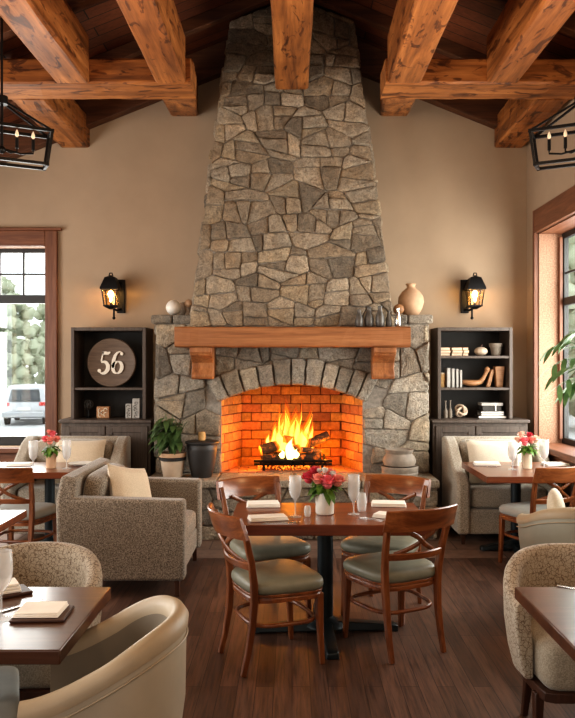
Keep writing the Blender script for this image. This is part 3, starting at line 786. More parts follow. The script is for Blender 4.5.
def settee(label, loc, W, D=.42, zb=.95):
    t = thing('settee', label, 'sofa', (loc[0],loc[1],0), R(180))
    mb = MB(); mb.box(-W+.11, W-.11, -D+.06, D-.02, .10, .33); mb.build('base', M['fab_sofa'], t, bevel=.02, seg=3)
    mb = MB(); mb.prism([(-D,.10),(-D+.15,.10),(-D+.13,.6),(-D+.09,zb-.03),(-D+.05,zb),(-D+.0,zb-.02)], 'x', -W+.003, W-.003); mb.build('back', M['fab_sofa'], t, bevel=.025, seg=3)
    for s in (-1,1):
        x0, x1 = sorted((s*(W-.125), s*W))
        prof = [(-D+.01,.10),(D,.10),(D,.57),(D-.03,.61),(D-.10,.635),(D-.19,.66),(D-.28,.71),(D-.40,.80),(D-.53,.90),(-D+.10,zb),(-D+.01,zb-.01)]
        mb = MB(); mb.prism(prof, 'x', x0, x1); mb.build('arm', M['fab_sofa'], t, bevel=.03, seg=3)
    mb = MB(); mb.cushion((0,.07,.43), (2*W-.26,2*D-.19,.19), .2); mb.build('seat_cushion', M['fab_sofa'], t, smooth=60)
    mb = MB(); mb.cushion((0,-D+.20,.70), (2*W-.27,.46,.15), .28, rx=R(82)); mb.build('back_cushion', M['fab_sofa'], t, smooth=60)
    legs4(t, (-W+.07,W-.07), (-D+.07,D-.07), .10)
    return t
settee('pale woven settee with sloping arms before the cabinet with the round sign', (-2.18,7.24), .53, .38)
settee('pale woven settee with sloping arms before the bookshelf cabinet on the right', (2.02,7.22), .49, .38)

def pillow(label, loc, w, h, t_, rz, tilt, mat, lean=0):
    o = thing('throw_pillow', label, 'pillow', loc, R(rz))
    mb = MB(); mb.pillow((0,0,h/2*math.cos(R(tilt))+.0), w, h, t_, Matrix.Rotation(R(lean),3,'Y') @ Matrix.Rotation(R(-tilt),3,'X'))
    mb.build('cover', mat, o, smooth=70); return o
def round_pillow(label, loc, w, h, t_, rz, tilt, mat):
    o = thing('throw_pillow', label, 'pillow', loc, R(rz)); mb = MB(); mb.cushion((0,0,h/2), (w,h,t_), .7, rx=R(90-tilt)); mb.build('cover', mat, o, smooth=70); return o
pillow('plump beige pillow leaning in the tweed armchair', (-1.24,5.70,.482), .42, .45, .18, 58, 24, M['pillow'], 12)
pillow('beige pillow on the left settee', (-2.07,7.19,.53), .50, .44, .15, 4, 22, M['pillow'])
pillow('cream pillow on the right settee', (1.97,7.17,.53), .54, .44, .15, -3, 22, M['pillow_w'])

# ------------------------------------------------------------------ tub chairs (front = local +Y)
def tub_chair(label, shell, seatm, rim=None, W=.36, zback=.80, zarm=.635, foot=.30, ext=.25, seatz=.45, seat_ext=None, rear=(.78,.62), th=.072):
    t = thing('tub_chair', label, 'chair')
    path = []; n = 40; Rw, Rd = W, W*.92
    for i in range(9): path.append((-Rw, ext*(1-i/8)))
    for i in range(1, n):
        a = PI + PI*i/n; path.append((Rw*math.cos(a)*1.0, Rd*math.sin(a)))
    for i in range(9): path.append((Rw, ext*i/8))
    ymin = -Rd; L = ext - ymin
    def hz(y):
        k = min(1, max(0, (y-ymin)/L)); k = k*k*(3-2*k)*.75 + k*.25
        return zback + (zarm-zback)*k
    def frame(i):
        p = Vector((*path[i],0)); a = Vector((*path[max(0,i-1)],0)); b = Vector((*path[min(len(path)-1,i+1)],0))
        d = (b-a).normalized(); return p, Vector((-d.y,d.x,0))      # inward normal
    def section(i, prof):
        p, nn = frame(i); h = hz(path[i][1]); return [(p+nn*o_).xy.to_3d()+Vector((0,0,z(h))) for o_, z in prof]
    prof = [(.045,lambda h:foot),(.02,lambda h:foot+.10),(.004,lambda h:foot+.22),(0,lambda h:h-.05),(.003,lambda h:h-.025),(.014,lambda h:h-.008),(th*.48,lambda h:h),(th*.77,lambda h:h-.008),(th*.95,lambda h:h-.025),(th,lambda h:h-.05),(th+.01,lambda h:foot+.12),(th+.012,lambda h:foot)]
    mb = MB(); mb.rings([section(i,prof) for i in range(len(path))]); mb.build('shell', shell, t, smooth=50, bevel=.012, seg=3)
    if rim:
        e = .004
        pr = [(-e,lambda h:h-.062),(-e-.004,lambda h:h-.03),(.010,lambda h:h-.004),(th*.48,lambda h:h+e),(th*.82,lambda h:h-.004),(th+e,lambda h:h-.03),(th+e,lambda h:h-.062),(.036,lambda h:h-.03)]
        mb = MB(); mb.rings([section(i,pr) for i in range(len(path))]); mb.build('padded_rim', rim, t, smooth=60)
        mb = MB(); mb.rings([section(i,[(th+.004,lambda h:h-.058),(th+.017,lambda h:foot+.12)]) for i in range(len(path))], cap=False, closed=False); mb.build('added_inner_strip', seatm, t, smooth=60)  # added strip; carries the painted shade inside the beige chair
        mb = MB(); mb.tube([section(i,[(-.003,lambda h:h-.085)])[0] for i in range(len(path))], .0035, 6); mb.build('seam', rim, t)
    # seat
    rings = []; O = []
    Wi, Di = W-th-.018, Rd-th-.016
    for i in range(28):
        a = PI + PI*i/27; O.append((Wi*math.cos(a), Di*math.sin(a)))
    fr = (seat_ext or ext)+.03
    O += [(Wi,fr*.4),(Wi,fr*.75),(Wi*.97,fr*.92),(Wi*.85,fr),(Wi*.4,fr+.012),(0,fr+.016),(-Wi*.4,fr+.012),(-Wi*.85,fr),(-Wi*.97,fr*.92),(-Wi,fr*.75),(-Wi,fr*.4)]
    for s_, z in ((.94,foot),(.985,foot+.02),(1,foot+.06),(1,seatz-.05),(.985,seatz-.022),(.94,seatz-.004),(.8,seatz+.008),(.5,seatz+.016),(.15,seatz+.018)):
        rings.append([(x*s_, y*s_, z) for x,y in O])
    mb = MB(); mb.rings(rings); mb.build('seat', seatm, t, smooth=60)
    mb = MB(); mb.rings([[(x*k*1.05, y*k*1.03, z) for x,y in O] for k,z in ((1,foot-.045),(1,foot-.002))]); mb.build('seat_frame', M['leg_dark'], t, bevel=.004)
    for s in (-1,1):
        for y0, sp, kx in ((fr-.08,.02,.78),(-Rd*rear[1],-.05,rear[0])):
            x = s*(W*kx)
            mb = MB(); mb.tube([(x,y0,foot-.03),(x*1.04,y0+sp,0)], [.03,.019], 4, phase=PI/4, up=(0,1,0)); mb.build('leg', M['leg_dark'], t, bevel=.004)
    return t
P2 = tub_chair('smooth beige tub chair with tan padded rim at the bottom left', M['leather'], M['leather_shade'], M['rim'], W=.285, zback=.83, zarm=.635, ext=.25, th=.058)
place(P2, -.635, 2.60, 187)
P1 = tub_chair('tub chair with brown crackle pattern behind the left front table', M['fab_pat'], M['fab_plain'], None, W=.36, zback=.80, zarm=.64, ext=.22)
place(P1, -1.245, 3.42, -92)
P4 = tub_chair('speckled pale tub chair at the right front table, seat and legs showing', M['fab_pat2'], M['fab_plain'], None, W=.37, zback=.80, zarm=.64, ext=.10, seatz=.48, seat_ext=.20, rear=(.55,.45))
place(P4, 1.345, 3.38, -86)
P3 = tub_chair('smooth grey-green tub chair with tan rim, its back to us, on the right', M['sagechair'], M['sagechair'], M['rim'], W=.37, zback=.80, zarm=.66, ext=.22)
place(P3, 1.92, 4.86, 92)
round_pillow('white rounded pillow upright in the grey-green tub chair, left one', (1.745,4.86,.47), .19, .40, .11, 62, 8, M['pillow_w'])
round_pillow('white pillow in the grey-green tub chair, cut by the right edge of the photo', (2.05,4.93,.47), .24, .40, .12, 118, 8, M['pillow_w'])
# pale seat low at the left edge
t = thing('bench', 'low pale grey upholstered bench under the left front table', 'bench', (-1.34,2.77,0), R(20))
mb = MB(); mb.cushion((0,0,.415), (.60,.36,.11), .2); mb.build('seat', M['greyseat'], t, smooth=60)
mb = MB(); mb.box(-.27,.27,-.15,.15,.31,.37); mb.build('apron', M['leg_dark'], t, bevel=.004)
legs4(t, (-.24,.24), (-.13,.13), .31, .026)
# ------------------------------------------------------------------ fire, logs, grate
t = thing('fire_grate', 'black iron grate holding the logs in the firebox', 'grate', (.01,7.74,.585))
mb = MB()
for i in range(7):
    x = -.33+.11*i; mb.tube([(x,-.17,.115),(x,-.15,.065),(x,.13,.065),(x,.15,.13)], .011, 6)
mb.tube([(-.40,-.14,.065),(.40,-.14,.065)], .014, 6); mb.tube([(-.40,.12,.065),(.40,.12,.065)], .014, 6); mb.tube([(-.40,-.165,.10),(.40,-.165,.10)], .016, 6)
mb.build('bars', M['black'], t)
for x in (-.30,.30):
    for y in (-.14,.12):
        mb = MB(); mb.tube([(x,y,.065),(x,y,0)], .013, 6); mb.build('leg', M['black'], t)
def bark():
    m, nt, b = newmat('charred_bark'); v = coords(nt, (1,1,1))
    n = noise(nt, v, 26, 6, .7)
    nt.links.new(ramp(nt, n, [(.35,(.010,.007,.006)),(.55,(.055,.028,.016)),(.75,(.16,.08,.04))]), b.inputs['Base Color']); b.inputs['Roughness'].default_value = .9
    e = ramp(nt, noise(nt, v, 12, 3), [(.60,(0,0,0)),(.72,(1,.18,.01))]); nt.links.new(e, b.inputs['Emission Color']); b.inputs['Emission Strength'].default_value = 1.2
    bump(nt, b, n, .9, .02); return m
M['bark'] = bark()
M['cutwood'] = wood('log_end', (.12,.05,.02), (.26,.12,.05), (.4,.2,.09), 'x', 3, .8)
def log(label, p0, p1, r):
    p0, p1 = Vector(p0), Vector(p1); c = (p0+p1)/2; t = thing('fire_log', label, 'log', c, 0, 'logs in the fire'); d = (p1-p0)
    rg = random.Random(int(r*1e4)+int(p0.x*100)); mb = MB(); n = 10; k = 14
    u = d.normalized(); x = u.cross(Vector((0,0,1))).normalized(); y = u.cross(x)
    rings = []
    off = [rg.uniform(.85,1.12) for _ in range(k)]
    for i in range(n+1):
        p = d*(i/n-.5); rings.append([p + (x*math.cos(2*PI*j/k)+y*math.sin(2*PI*j/k))*r*off[j]*rg.uniform(.95,1.05) for j in range(k)])
    mb.rings(rings, cap=False); mb.build('bark', M['bark'], t, smooth=50)
    mb = MB()
    for s, rr in ((-.5,rings[0]),(.5,rings[-1])):
        mb.add([*(rr)], [tuple(range(k))])
    mb.build('cut_end', M['cutwood'], t)
log('split log lying across the front of the grate', (-.30,7.66,.70), (.30,7.67,.715), .05)
log('log lying across the back of the grate', (-.33,7.80,.71), (.26,7.82,.72), .06)
log('short log leaning left, its end toward the left of the flames', (-.33,7.70,.78), (-.02,7.80,.86), .055)
log('charred log propped up to the right of the flames', (.02,7.69,.79), (.38,7.79,.93), .05)
log('thin log slanting at the front right of the fire', (.10,7.62,.80), (.30,7.70,.765), .028)
log('blackened log in the heart of the fire', (-.10,7.735,.885), (.13,7.77,.875), .042)
def embers():
    m, nt, b = newmat('embers'); v = coords(nt); n = noise(nt, v, 45, 4)
    nt.links.new(ramp(nt, n, [(.4,(.02,.012,.01)),(.6,(.25,.05,.01))]), b.inputs['Base Color'])
    nt.links.new(ramp(nt, n, [(.45,(0,0,0)),(.62,(1,.22,.02))]), b.inputs['Emission Color']); b.inputs['Emission Strength'].default_value = 3; return m
M['ember'] = embers()
mb = MB(); rg = random.Random(4)
for i in range(70): mb.sphere((rg.gauss(0,.16), rg.gauss(0,.06), .01+rg.uniform(0,.02)), rg.uniform(.012,.03), 6, 4)
o = mb.build('embers', M['ember']); o.location = (.0,7.76,.58); tag(o,'bed of glowing embers and ash beneath the grate','embers',kind='stuff')
def flame_mat(name, lo, hi, strength, a0, a1, z0, z1):
    m, nt, b = newmat(name)
    tc = nd(nt,'ShaderNodeTexCoord'); sp = nd(nt,'ShaderNodeSeparateXYZ'); nt.links.new(tc.outputs['Object'], sp.inputs[0])
    mr = nd(nt,'ShaderNodeMapRange'); mr.inputs[1].default_value = z0; mr.inputs[2].default_value = z1; nt.links.new(sp.outputs['Z'], mr.inputs[0])
    n = noise(nt, coords(nt, (1,1,.35)), 16, 3, .6, .8)
    ad = nd(nt,'ShaderNodeMath', operation='MULTIPLY_ADD'); nt.links.new(n, ad.inputs[0]); ad.inputs[1].default_value = .6; nt.links.new(mr.outputs[0], ad.inputs[2])
    col = ramp(nt, ad.outputs[0], [(.25,lo),(1.0,hi)]); al = ramp(nt, ad.outputs[0], [(.3,(a0,)*3),(1.15 if False else 1.0,(a1,)*3)])
    em = nd(nt,'ShaderNodeEmission'); em.inputs[1].default_value = strength; nt.links.new(col, em.inputs[0])
    tr = nd(nt,'ShaderNodeBsdfTransparent'); mx = nd(nt,'ShaderNodeMixShader')
    nt.links.new(al, mx.inputs[0]); nt.links.new(tr.outputs[0], mx.inputs[1]); nt.links.new(em.outputs[0], mx.inputs[2])
    nt.links.new(mx.outputs[0], nt.nodes['Material Output'].inputs['Surface']); return m
FM = [flame_mat('flame_outer',(1,.20,.012),(1,.10,.004),1.7,.34,.10,.0,.55),
      flame_mat('flame_middle',(1,.42,.03),(1,.24,.015),2.8,.55,.2,.0,.5),
      flame_mat('flame_core',(1,.80,.28),(1,.52,.06),4.2,.85,.4,.0,.42)]
fl = thing('fire', 'bright yellow and orange flames rising from the logs', 'fire', (.0,7.74,.76))
rg = random.Random(17)
def tongue(mb, x, y, h, w, bend, z0=0):
    n = 14; rings = []; ph = rg.uniform(0,6)
    for i in range(n+1):
        k = i/n; r = w*(math.sin(PI*min(1,(k*.92+.12)))**.8)*(1-k)**.42
        cx = x + bend*k*k + .018*math.sin(ph+k*7)*k; cy_ = y + .012*math.cos(ph+k*6)*k
        rings.append([(cx+max(r,.0008)*math.cos(2*PI*j/10), cy_+.6*max(r,.0008)*math.sin(2*PI*j/10), z0+h*k) for j in range(10)])
    mb.rings(rings)
T_ = [(-.20,.36,.06,.05),(-.14,.46,.07,.04),(-.07,.56,.075,.02),(.0,.50,.07,.03),(.07,.50,.065,-.04),(.14,.46,.06,.04),(.20,.36,.05,.0),(-.01,.32,.12,0),(-.11,.30,.11,-.03),(.10,.30,.11,.02),(-.24,.22,.045,-.02),(-.03,.60,.035,-.03),(.17,.54,.026,.03),(-.15,.56,.026,.05),(.07,.58,.025,.02)]
for m_, sc, hs in ((0,1.0,1.0),(1,.76,.84),(2,.56,.68)):
    mb = MB(); rg = random.Random(17)
    for x, h, w, bnd in T_: tongue(mb, x, rg.uniform(-.06,.06), h*hs, w*sc, bnd, .0+.012*m_)
    mb.build(('outer_flame','middle_flame','flame_core')[m_], FM[m_], fl, smooth=80)
# low flame licking the front log
mb = MB(); tongue(mb, -.02, -.13, .22, .06, .01, -.06); tongue(mb, .04, -.12, .10, .035, .02, -.05); tongue(mb, -.10,-.12,.09,.035,-.01,-.05)
mb.build('flame_core', FM[2], fl, smooth=80)

# ------------------------------------------------------------------ cabinets
def cabinet(side, label):
    # local x=0 centre, y=0 back (wall), front toward -y
    s = side; t = thing('hutch_cabinet', label, 'cabinet', (-1.935 if s < 0 else 1.93, YB-.005, 0))
    W = .395; D = .40; zb, zt = 1.10, 2.065
    mb = MB()
    mb.box(-W,-W+.035,-D,0,zb,zt); mb.build('side_panel', M['cab'], t, bevel=.003)
    mb = MB(); mb.box(W-.035,W,-D,0,zb,zt); mb.build('side_panel', M['cab'], t, bevel=.003)
    mb = MB(); mb.box(-W+.036,W-.036,-D,0,zt-.035,zt); mb.build('top_panel', M['cab'], t, bevel=.003)
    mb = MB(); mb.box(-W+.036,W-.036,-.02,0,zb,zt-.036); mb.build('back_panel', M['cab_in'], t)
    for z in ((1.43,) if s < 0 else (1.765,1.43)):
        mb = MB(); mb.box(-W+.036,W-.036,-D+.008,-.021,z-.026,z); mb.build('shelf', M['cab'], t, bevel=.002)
    x0, x1 = (-.475,.46) if s < 0 else (-.46,.53); D2 = .49
    mb = MB(); mb.box(x0-.015,x1+.015,-D2-.02,0,1.065,1.099); mb.build('counter', M['cab'], t, bevel=.006)
    mb = MB(); mb.box(x0,x1,-D2+.02,0,.08,1.064); mb.box(x0+.02,x1-.02,-D2+.06,0,0,.08); mb.build('lower_case', M['cab'], t, bevel=.003)
    mid = (x0+x1)/2 if s < 0 else -.02
    for a, b, hs in ((x0+.03,mid-.008,1),(mid+.008,x1-.03,-1)):
        d = bpy.data.objects
        mb = MB(); r = .065
        mb.box(a,a+r,-D2,-D2+.019,.12,1.03); mb.box(b-r,b,-D2,-D2+.019,.12,1.03); mb.box(a+r,b-r,-D2,-D2+.019,.12,.12+r); mb.box(a+r,b-r,-D2,-D2+.019,1.03-r,1.03); mb.box(a+r,b-r,-D2+.010,-D2+.019,.12+r,1.03-r)
        dr = mb.build('door', M['cab'], t, bevel=.003)
        mb = MB(); hx = b-.035 if hs > 0 else a+.035
        mb.tube([(hx,-D2,.94),(hx,-D2-.025,.93),(hx,-D2-.025,.85),(hx,-D2,.84)], .006, 6); mb.build('handle', M['black'], dr)
    return t
cabinet(-1, 'dark brown cabinet left of the fireplace with a round number sign in it')
cabinet(1, 'dark brown bookshelf cabinet right of the fireplace with three shelves of decor')
ZA, ZM, ZU = 1.0995, 1.4305, 1.7655
# round sign with 56
t = thing('round_sign', 'round brown wooden sign with cream number 56 standing in the left cabinet', 'sign', (-1.93,7.93,ZM))
mb = MB(); rg_ = .262
rings = []
for r, y in ((.03,.02),(rg_,.02),(rg_,-.012),(rg_-.008,-.02),(rg_-.02,-.02),(rg_-.03,-.016),(.03,-.016)):
    rings.append([(r*math.cos(2*PI*j/56), y, rg_+.001+r*math.sin(2*PI*j/56)) for j in range(56)])
mb.rings(rings); mb.build('board', M['sign'], t, smooth=40)
def stroke(mb, pts, w, y0=-.016, y1=-.030):      # ribbon of changing width in the xz plane
    L, Rr_ = [], []
    for i, p in enumerate(pts):
        a, b = pts[max(0,i-1)], pts[min(len(pts)-1,i+1)]
        dx, dz = b[0]-a[0], b[1]-a[1]; q = math.hypot(dx,dz) or 1
        nx, nz = -dz/q, dx/q; L.append((p[0]+nx*w[i]/2,p[1]+nz*w[i]/2)); Rr_.append((p[0]-nx*w[i]/2,p[1]-nz*w[i]/2))
    mb.rings([[(a[0],y0,a[1]),(a[0],y1,a[1]),(b[0],y1,b[1]),(b[0],y0,b[1])] for a,b in zip(L,Rr_)])
def arc(cx, cz, rx, rz, a0, a1, n=16): return [(cx+rx*math.cos(R(a0+(a1-a0)*i/n)), cz+rz*math.sin(R(a0+(a1-a0)*i/n))) for i in range(n+1)]
Z0 = rg_
mb = MB(); sl = .10
def sk(pts): return [(x+(z)*sl, z+Z0) for x,z in pts]
five = arc(-.082,-.052,.052,.062,118,-128,22)
stroke(mb, sk(five), [.012+.030*max(0,math.sin(PI*min(1,i/22*1.05)))**.8 for i in range(23)])
stroke(mb, sk([(-.108,.012),(-.104,.05),(-.100,.088),(-.098,.118)]), [.012,.014,.015,.016])
stroke(mb, sk([(-.104,.100),(-.075,.104),(-.045,.100),(-.022,.112)]), [.036,.034,.030,.014])
mb.lathe([(.003,0),(.019,0.001),(.019,.013),(.003,.014)], 16)
nv = 16*4
for i in range(len(mb.v)-nv, len(mb.v)):
    x,y,z = mb.v[i]; mb.v[i] = (x-.128, -.016-z, y+Z0-.085)
mb.build('digit_five', M['signtext'], t, smooth=40)
mb = MB()
bowl = arc(.070,-.050,.047,.062,90,450,30)
stroke(mb, sk(bowl), [.012+.026*abs(math.cos(R(90+360*i/30)))**.8 for i in range(31)])
stem = [(.098,.112),(.075,.118),(.052,.105),(.034,.075),(.024,.03),(.021,-.02),(.024,-.055)]
stroke(mb, sk(stem), [.012,.014,.022,.032,.038,.036,.020])
mb.lathe([(.003,0),(.017,0.001),(.017,.013),(.003,.014)], 16)
for i in range(len(mb.v)-nv, len(mb.v)):
    x,y,z = mb.v[i]; mb.v[i] = (x+.112, -.016-z, y+Z0+.095)
mb.build('digit_six', M['signtext'], t, smooth=40)
# left cabinet, lower shelf
t = thing('ornament', 'small dark ball ornament on a stem, lower shelf of the left cabinet', 'ornament', (-2.18,7.93,ZA))
mb = MB(); mb.lathe([(.032,0),(.034,.008),(.012,.02),(.008,.05),(.011,.085),(.006,.10)], 14); mb.build('stand', M['black'], t, smooth=50)
mb = MB()
for k in range(4):
    a = k*PI/4; mb.tube([(.047*math.cos(u)*math.cos(a), .047*math.cos(u)*math.sin(a), .145+.047*math.sin(u)) for u in [2*PI*i/20 for i in range(20)]], .006, 6, loop=True)
mb.sphere((0,0,.145),.032,12,8); mb.build('ball', M['bookdark'], t, smooth=60)
t = thing('wooden_block', 'square carved wooden block on the lower shelf beneath the round sign', 'ornament', (-2.02,7.93,ZA))
mb = MB(); mb.box(-.068,.068,-.03,.03,.0,.125); mb.build('block', M['carved'], t, bevel=.006)
mb = MB(); rg = random.Random(2)
for cx, cz in ((-.03,.08),(.03,.085),(-.028,.035),(.03,.04),(0,.06)): stroke(mb, arc(cx,cz,.018,.022,rg.uniform(0,90),rg.uniform(200,330),10), [.009]*11, -.030, -.036)
mb.build('relief', M['cream'], t)
for x, h, w, lab in ((-1.745,.155,.062,'shorter pale patterned block on the right of the lower shelf, left cabinet'),(-1.665,.21,.078,'taller grey patterned block on the right of the lower shelf, left cabinet')):
    t = thing('patterned_block', lab, 'ornament', (x,7.93,ZA)); mb = MB(); mb.box(-w/2,w/2,-.035,.035,0,h); mb.build('block', M['bookgrey'], t, bevel=.004)
    mb = MB()
    for k in range(int(h/.035)): stroke(mb, arc(rg.uniform(-.012,.012),.022+k*.035,.017,.012,rg.uniform(0,90),rg.uniform(220,350),8), [.006]*9, -.035, -.038)
    mb.build('relief', M['bookdark'], t)
# right cabinet, top shelf: stacks of cream books
for sx_, x in enumerate((1.63,1.758,1.85)):
    w = (.105,.105,.055)[sx_]
    for k in range(3):
        lab = ('bottom','middle','top')[k]+' cream-edged book of the '+('left','middle','narrow right')[sx_]+' stack on the top shelf'
        t = thing('book', lab, 'book', (x+(.004 if k%2 else -.004),7.95,ZU+k*.030), 0, 'stacked books on the top shelf')
        mb = MB(); mb.box(-w/2,w/2,-.08,.08,.004,.0255); mb.build('pages', M['cream'], t)
        mb = MB(); mb.box(-w/2-.003,w/2+.003,-.084,.08,0,.004); mb.box(-w/2-.003,w/2+.003,-.084,.08,.0255,.0295); mb.build('cover', M['carved'], t)
t = thing('pumpkin_ornament', 'small pale pumpkin ornament on the top shelf of the right cabinet', 'ornament', (2.03,7.95,ZU))
mb = MB(); mb.sphere((0,0,.049),.068,32,12,(1,1,.70), lambda th,ph: 1+.05*abs(math.cos(4*th))*math.cos(ph)); mb.build('body', M['clayw'], t, smooth=60)
mb = MB(); mb.tube([(0,0,.085),(.003,0,.108),(.014,0,.122)], [.011,.008,.007], 8); mb.build('stem', M['leg_dark'], t)
t = thing('plant_pot', 'small grey ribbed pot on the top shelf of the right cabinet', 'pot', (2.19,7.95,ZU))
mb = MB(); mb.lathe([(.042,0),(.048,.01),(.062,.095),(.071,.096),(.074,.135),(.066,.136),(.060,.10),(.0,.095)], 24); mb.build('pot', M['greypot'], t, smooth=40)
# middle shelf
t = thing('canister', 'pale wooden canister at the left of the middle shelf', 'canister', (1.612,7.95,ZM)); mb = MB(); mb.lathe([(.033,0),(.035,.004),(.035,.135),(.033,.14),(0,.14)], 18); mb.build('body', M['cork'], t, smooth=40)
mb = MB(); mb.lathe([(.036,.1405),(.036,.152),(.01,.156),(0,.156)], 18); mb.build('lid', M['cream'], t, smooth=40)
for k, (x, h, w) in enumerate(((1.670,.205,.034),(1.718,.20,.026),(1.762,.195,.022),(1.802,.185,.02))):
    t = thing('book', ('first','second','third','last')[k]+' from the left of the slim grey-white books standing on the middle shelf', 'book', (x,7.96,ZM), 0, 'slim books standing on the middle shelf')
    mb = MB(); mb.box(-w/2+.003,w/2-.003,-.072,.07,.003,h-.003); mb.build('pages', M['linen'], t)
    mb = MB(); mb.box(-w/2,-w/2+.003,-.075,.07,0,h); mb.box(w/2-.003,w/2,-.075,.07,0,h); mb.box(-w/2,w/2,-.078,-.075,0,h); mb.build('cover', M['bookgrey'], t, bevel=.001)
t = thing('carved_bowl', 'carved wooden boat-shaped bowl with a raised handle, middle shelf', 'bowl', (1.94,7.94,ZM))
mb = MB(); rings = []
for i in range(15):
    k = -1+2*i/14; w = .062*math.sqrt(max(.02,1-k*k)); x = .105*k-.01; zl = .008+.028*k*k
    rings.append([(x, w*math.cos(a), zl + (.075+.012*k*k-zl)*(1-math.sin(a)) if False else zl+(.078-zl)*(.5-.5*math.sin(a))) for a in [2*PI*j/16 for j in range(16)]])
mb.rings(rings); mb.build('bowl', M['carved'], t, smooth=50)
mb = MB(); mb.tube([(.04,0,.045),(.085,0,.06),(.115,0,.10),(.14,0,.15),(.155,0,.185)], [.03,.028,.022,.02,.026], 10); mb.sphere((.155,0,.19),.03,10,8); mb.build('handle', M['carved'], t, smooth=60)
t = thing('wooden_prop', 'slanted carved wooden strip leaning by the boat-shaped bowl', 'ornament', (2.115,7.95,ZM))
mb = MB(); mb.prism([(-.035,0),(.012,0),(.050,.16),(.048,.19),(.022,.19)], 'y', -.02, .02); mb.build('strip', M['carved'], t, bevel=.006)
t = thing('wooden_vase', 'tall angular wooden vase at the right of the middle shelf', 'vase', (2.222,7.95,ZM))
mb = MB(); rings = []
for w, z in ((.034,0),(.036,.02),(.040,.10),(.050,.205),(.05,.222),(.04,.222),(.03,.20)): rings.append([(x*w,y*w,z) for x,y in ((-1,-1),(1,-1),(1,1),(-1,1))])
mb.rings(rings); mb.build('body', M['carved'], t, bevel=.004)
# lower shelf
for k, (x, h) in enumerate(((1.65,.185),(1.70,.19))):
    t = thing('glass_bottle', ('left','right')[k]+' one of two slim smoky bottles on the bottom shelf', 'bottle', (x,7.95,ZA), 0, 'smoky bottles on the bottom shelf')
    mb = MB(); mb.lathe([(.018,0),(.022,.006),(.022,.075),(.008,.11),(.007,h-.02),(.013,h),(.005,h),(.004,.1),(.0,.09)], 16); mb.build('body', M['greypot'], t, smooth=50)
t = thing('knot_ornament', 'round knotted pale ornament on the bottom shelf', 'ornament', (1.815,7.94,ZA))
mb = MB(); mb.tube([((.045+.016*math.cos(3*u))*math.cos(2*u), (.045+.016*math.cos(3*u))*.6*math.sin(3*u+.7), .0775+(.045+.016*math.cos(3*u))*math.sin(2*u)) for u in [2*PI*i/70 for i in range(70)]], .015, 8, loop=True); mb.build('rope', M['clayw'], t, smooth=60)
zz = ZA
for k, (w, h, mm, lab) in enumerate(((.30,.030,'bookdark','wide black book at the bottom of the stack, bottom shelf'),(.24,.026,'bookgrey','grey book second from the bottom of the stack, bottom shelf'),(.25,.022,'bookdark','thin black book in the middle of the stack, bottom shelf'))):
    t = thing('book', lab, 'book', (2.13,7.95,zz), 0, 'stack of dark books'); mb = MB(); mb.box(-w/2,w/2,-.09,.08,0,h-.0005); mb.build('cover', M[mm], t, bevel=.002)
    mb = MB(); mb.box(-w/2+.006,w/2-.006,-.0915,-.0905,.006,h-.006); mb.build('pages', M['linen'], t); zz += h
t = thing('lidded_box', 'dark box with a pale lid on top of the stack of dark books', 'box', (2.13,7.95,zz)); mb = MB(); mb.box(-.10,.10,-.07,.07,0,.055); mb.build('body', M['bookdark'], t, bevel=.003)
mb = MB(); mb.box(-.115,.115,-.08,.08,.056,.088); mb.build('lid', M['bookgrey'], t, bevel=.005)
mb = MB(); mb.box(.03,.042,-.0825,-.0805,.002,.075); mb.build('ribbon', M['linen'], t)

# ------------------------------------------------------------------ sconces
def sconce(x, sgn, label):
    t = thing('lantern_sconce', label, 'wall light', (x,YB-.002,2.48))
    bx_ = sgn*.075
    mb = MB(); mb.box(bx_-.045,bx_+.045,-.022,0,-.24,.13); mb.build('backplate', M['black'], t, bevel=.006)
    mb = MB(); mb.tube([(bx_,-.02,-.20),(bx_*.6,-.08,-.215),(0,-.15,-.19),(0,-.17,-.14)], .013, 8); mb.tube([(bx_*.3,-.13,-.20),(bx_*.3,-.13,-.30)], .011, 8); mb.sphere((bx_*.3,-.13,-.30),.018,10,6); mb.tube([(bx_,-.02,.09),(0,-.17,.12)], .012, 8); mb.build('arm', M['black'], t, smooth=50)
    def ring4(w, z): return [(-w,-.17-w,z),(w,-.17-w,z),(w,-.17+w,z),(-w,-.17+w,z)]
    mb = MB(); mb.rings([ring4(.08,.01),(ring4(.098,.0)),ring4(.098,.022),ring4(.056,.135),ring4(.02,.15),ring4(.012,.16)]); mb.build('roof', M['black'], t, bevel=.003)
    mb = MB(); mb.tube([(-.02,-.17,.155),(-.012,-.17,.185),(.012,-.17,.185),(.02,-.17,.155)], .007, 6); mb.build('finial', M['black'], t)
    mb = MB(); mb.rings([ring4(.078,.0),ring4(.058,-.165)], cap=False); mb.build('glass_panel', M['amber'], t, smooth=0)
    mb = MB(); a, b = .080, .060
    for sx_ in (-1,1):
        for sy_ in (-1,1): mb.tube([(sx_*a,-.17+sy_*a,.0),(sx_*b,-.17+sy_*b,-.165)], .007, 5)
    mb.rings([ring4(.068,-.165),ring4(.068,-.178),ring4(.03,-.20),ring4(.012,-.21)]); mb.build('cage', M['black'], t)
    mb = MB(); mb.lathe([(.004,-.13),(.012,-.12),(.014,-.09),(.028,-.06),(.03,-.04),(.02,-.012),(.004,-.004)], 14, (0,-.17,0)); mb.build('bulb', M['bulb'], t, smooth=60)
sconce(-1.965, 1, 'lit black lantern wall sconce above the left cabinet')
sconce(1.985, -1, 'lit black lantern wall sconce above the right cabinet')

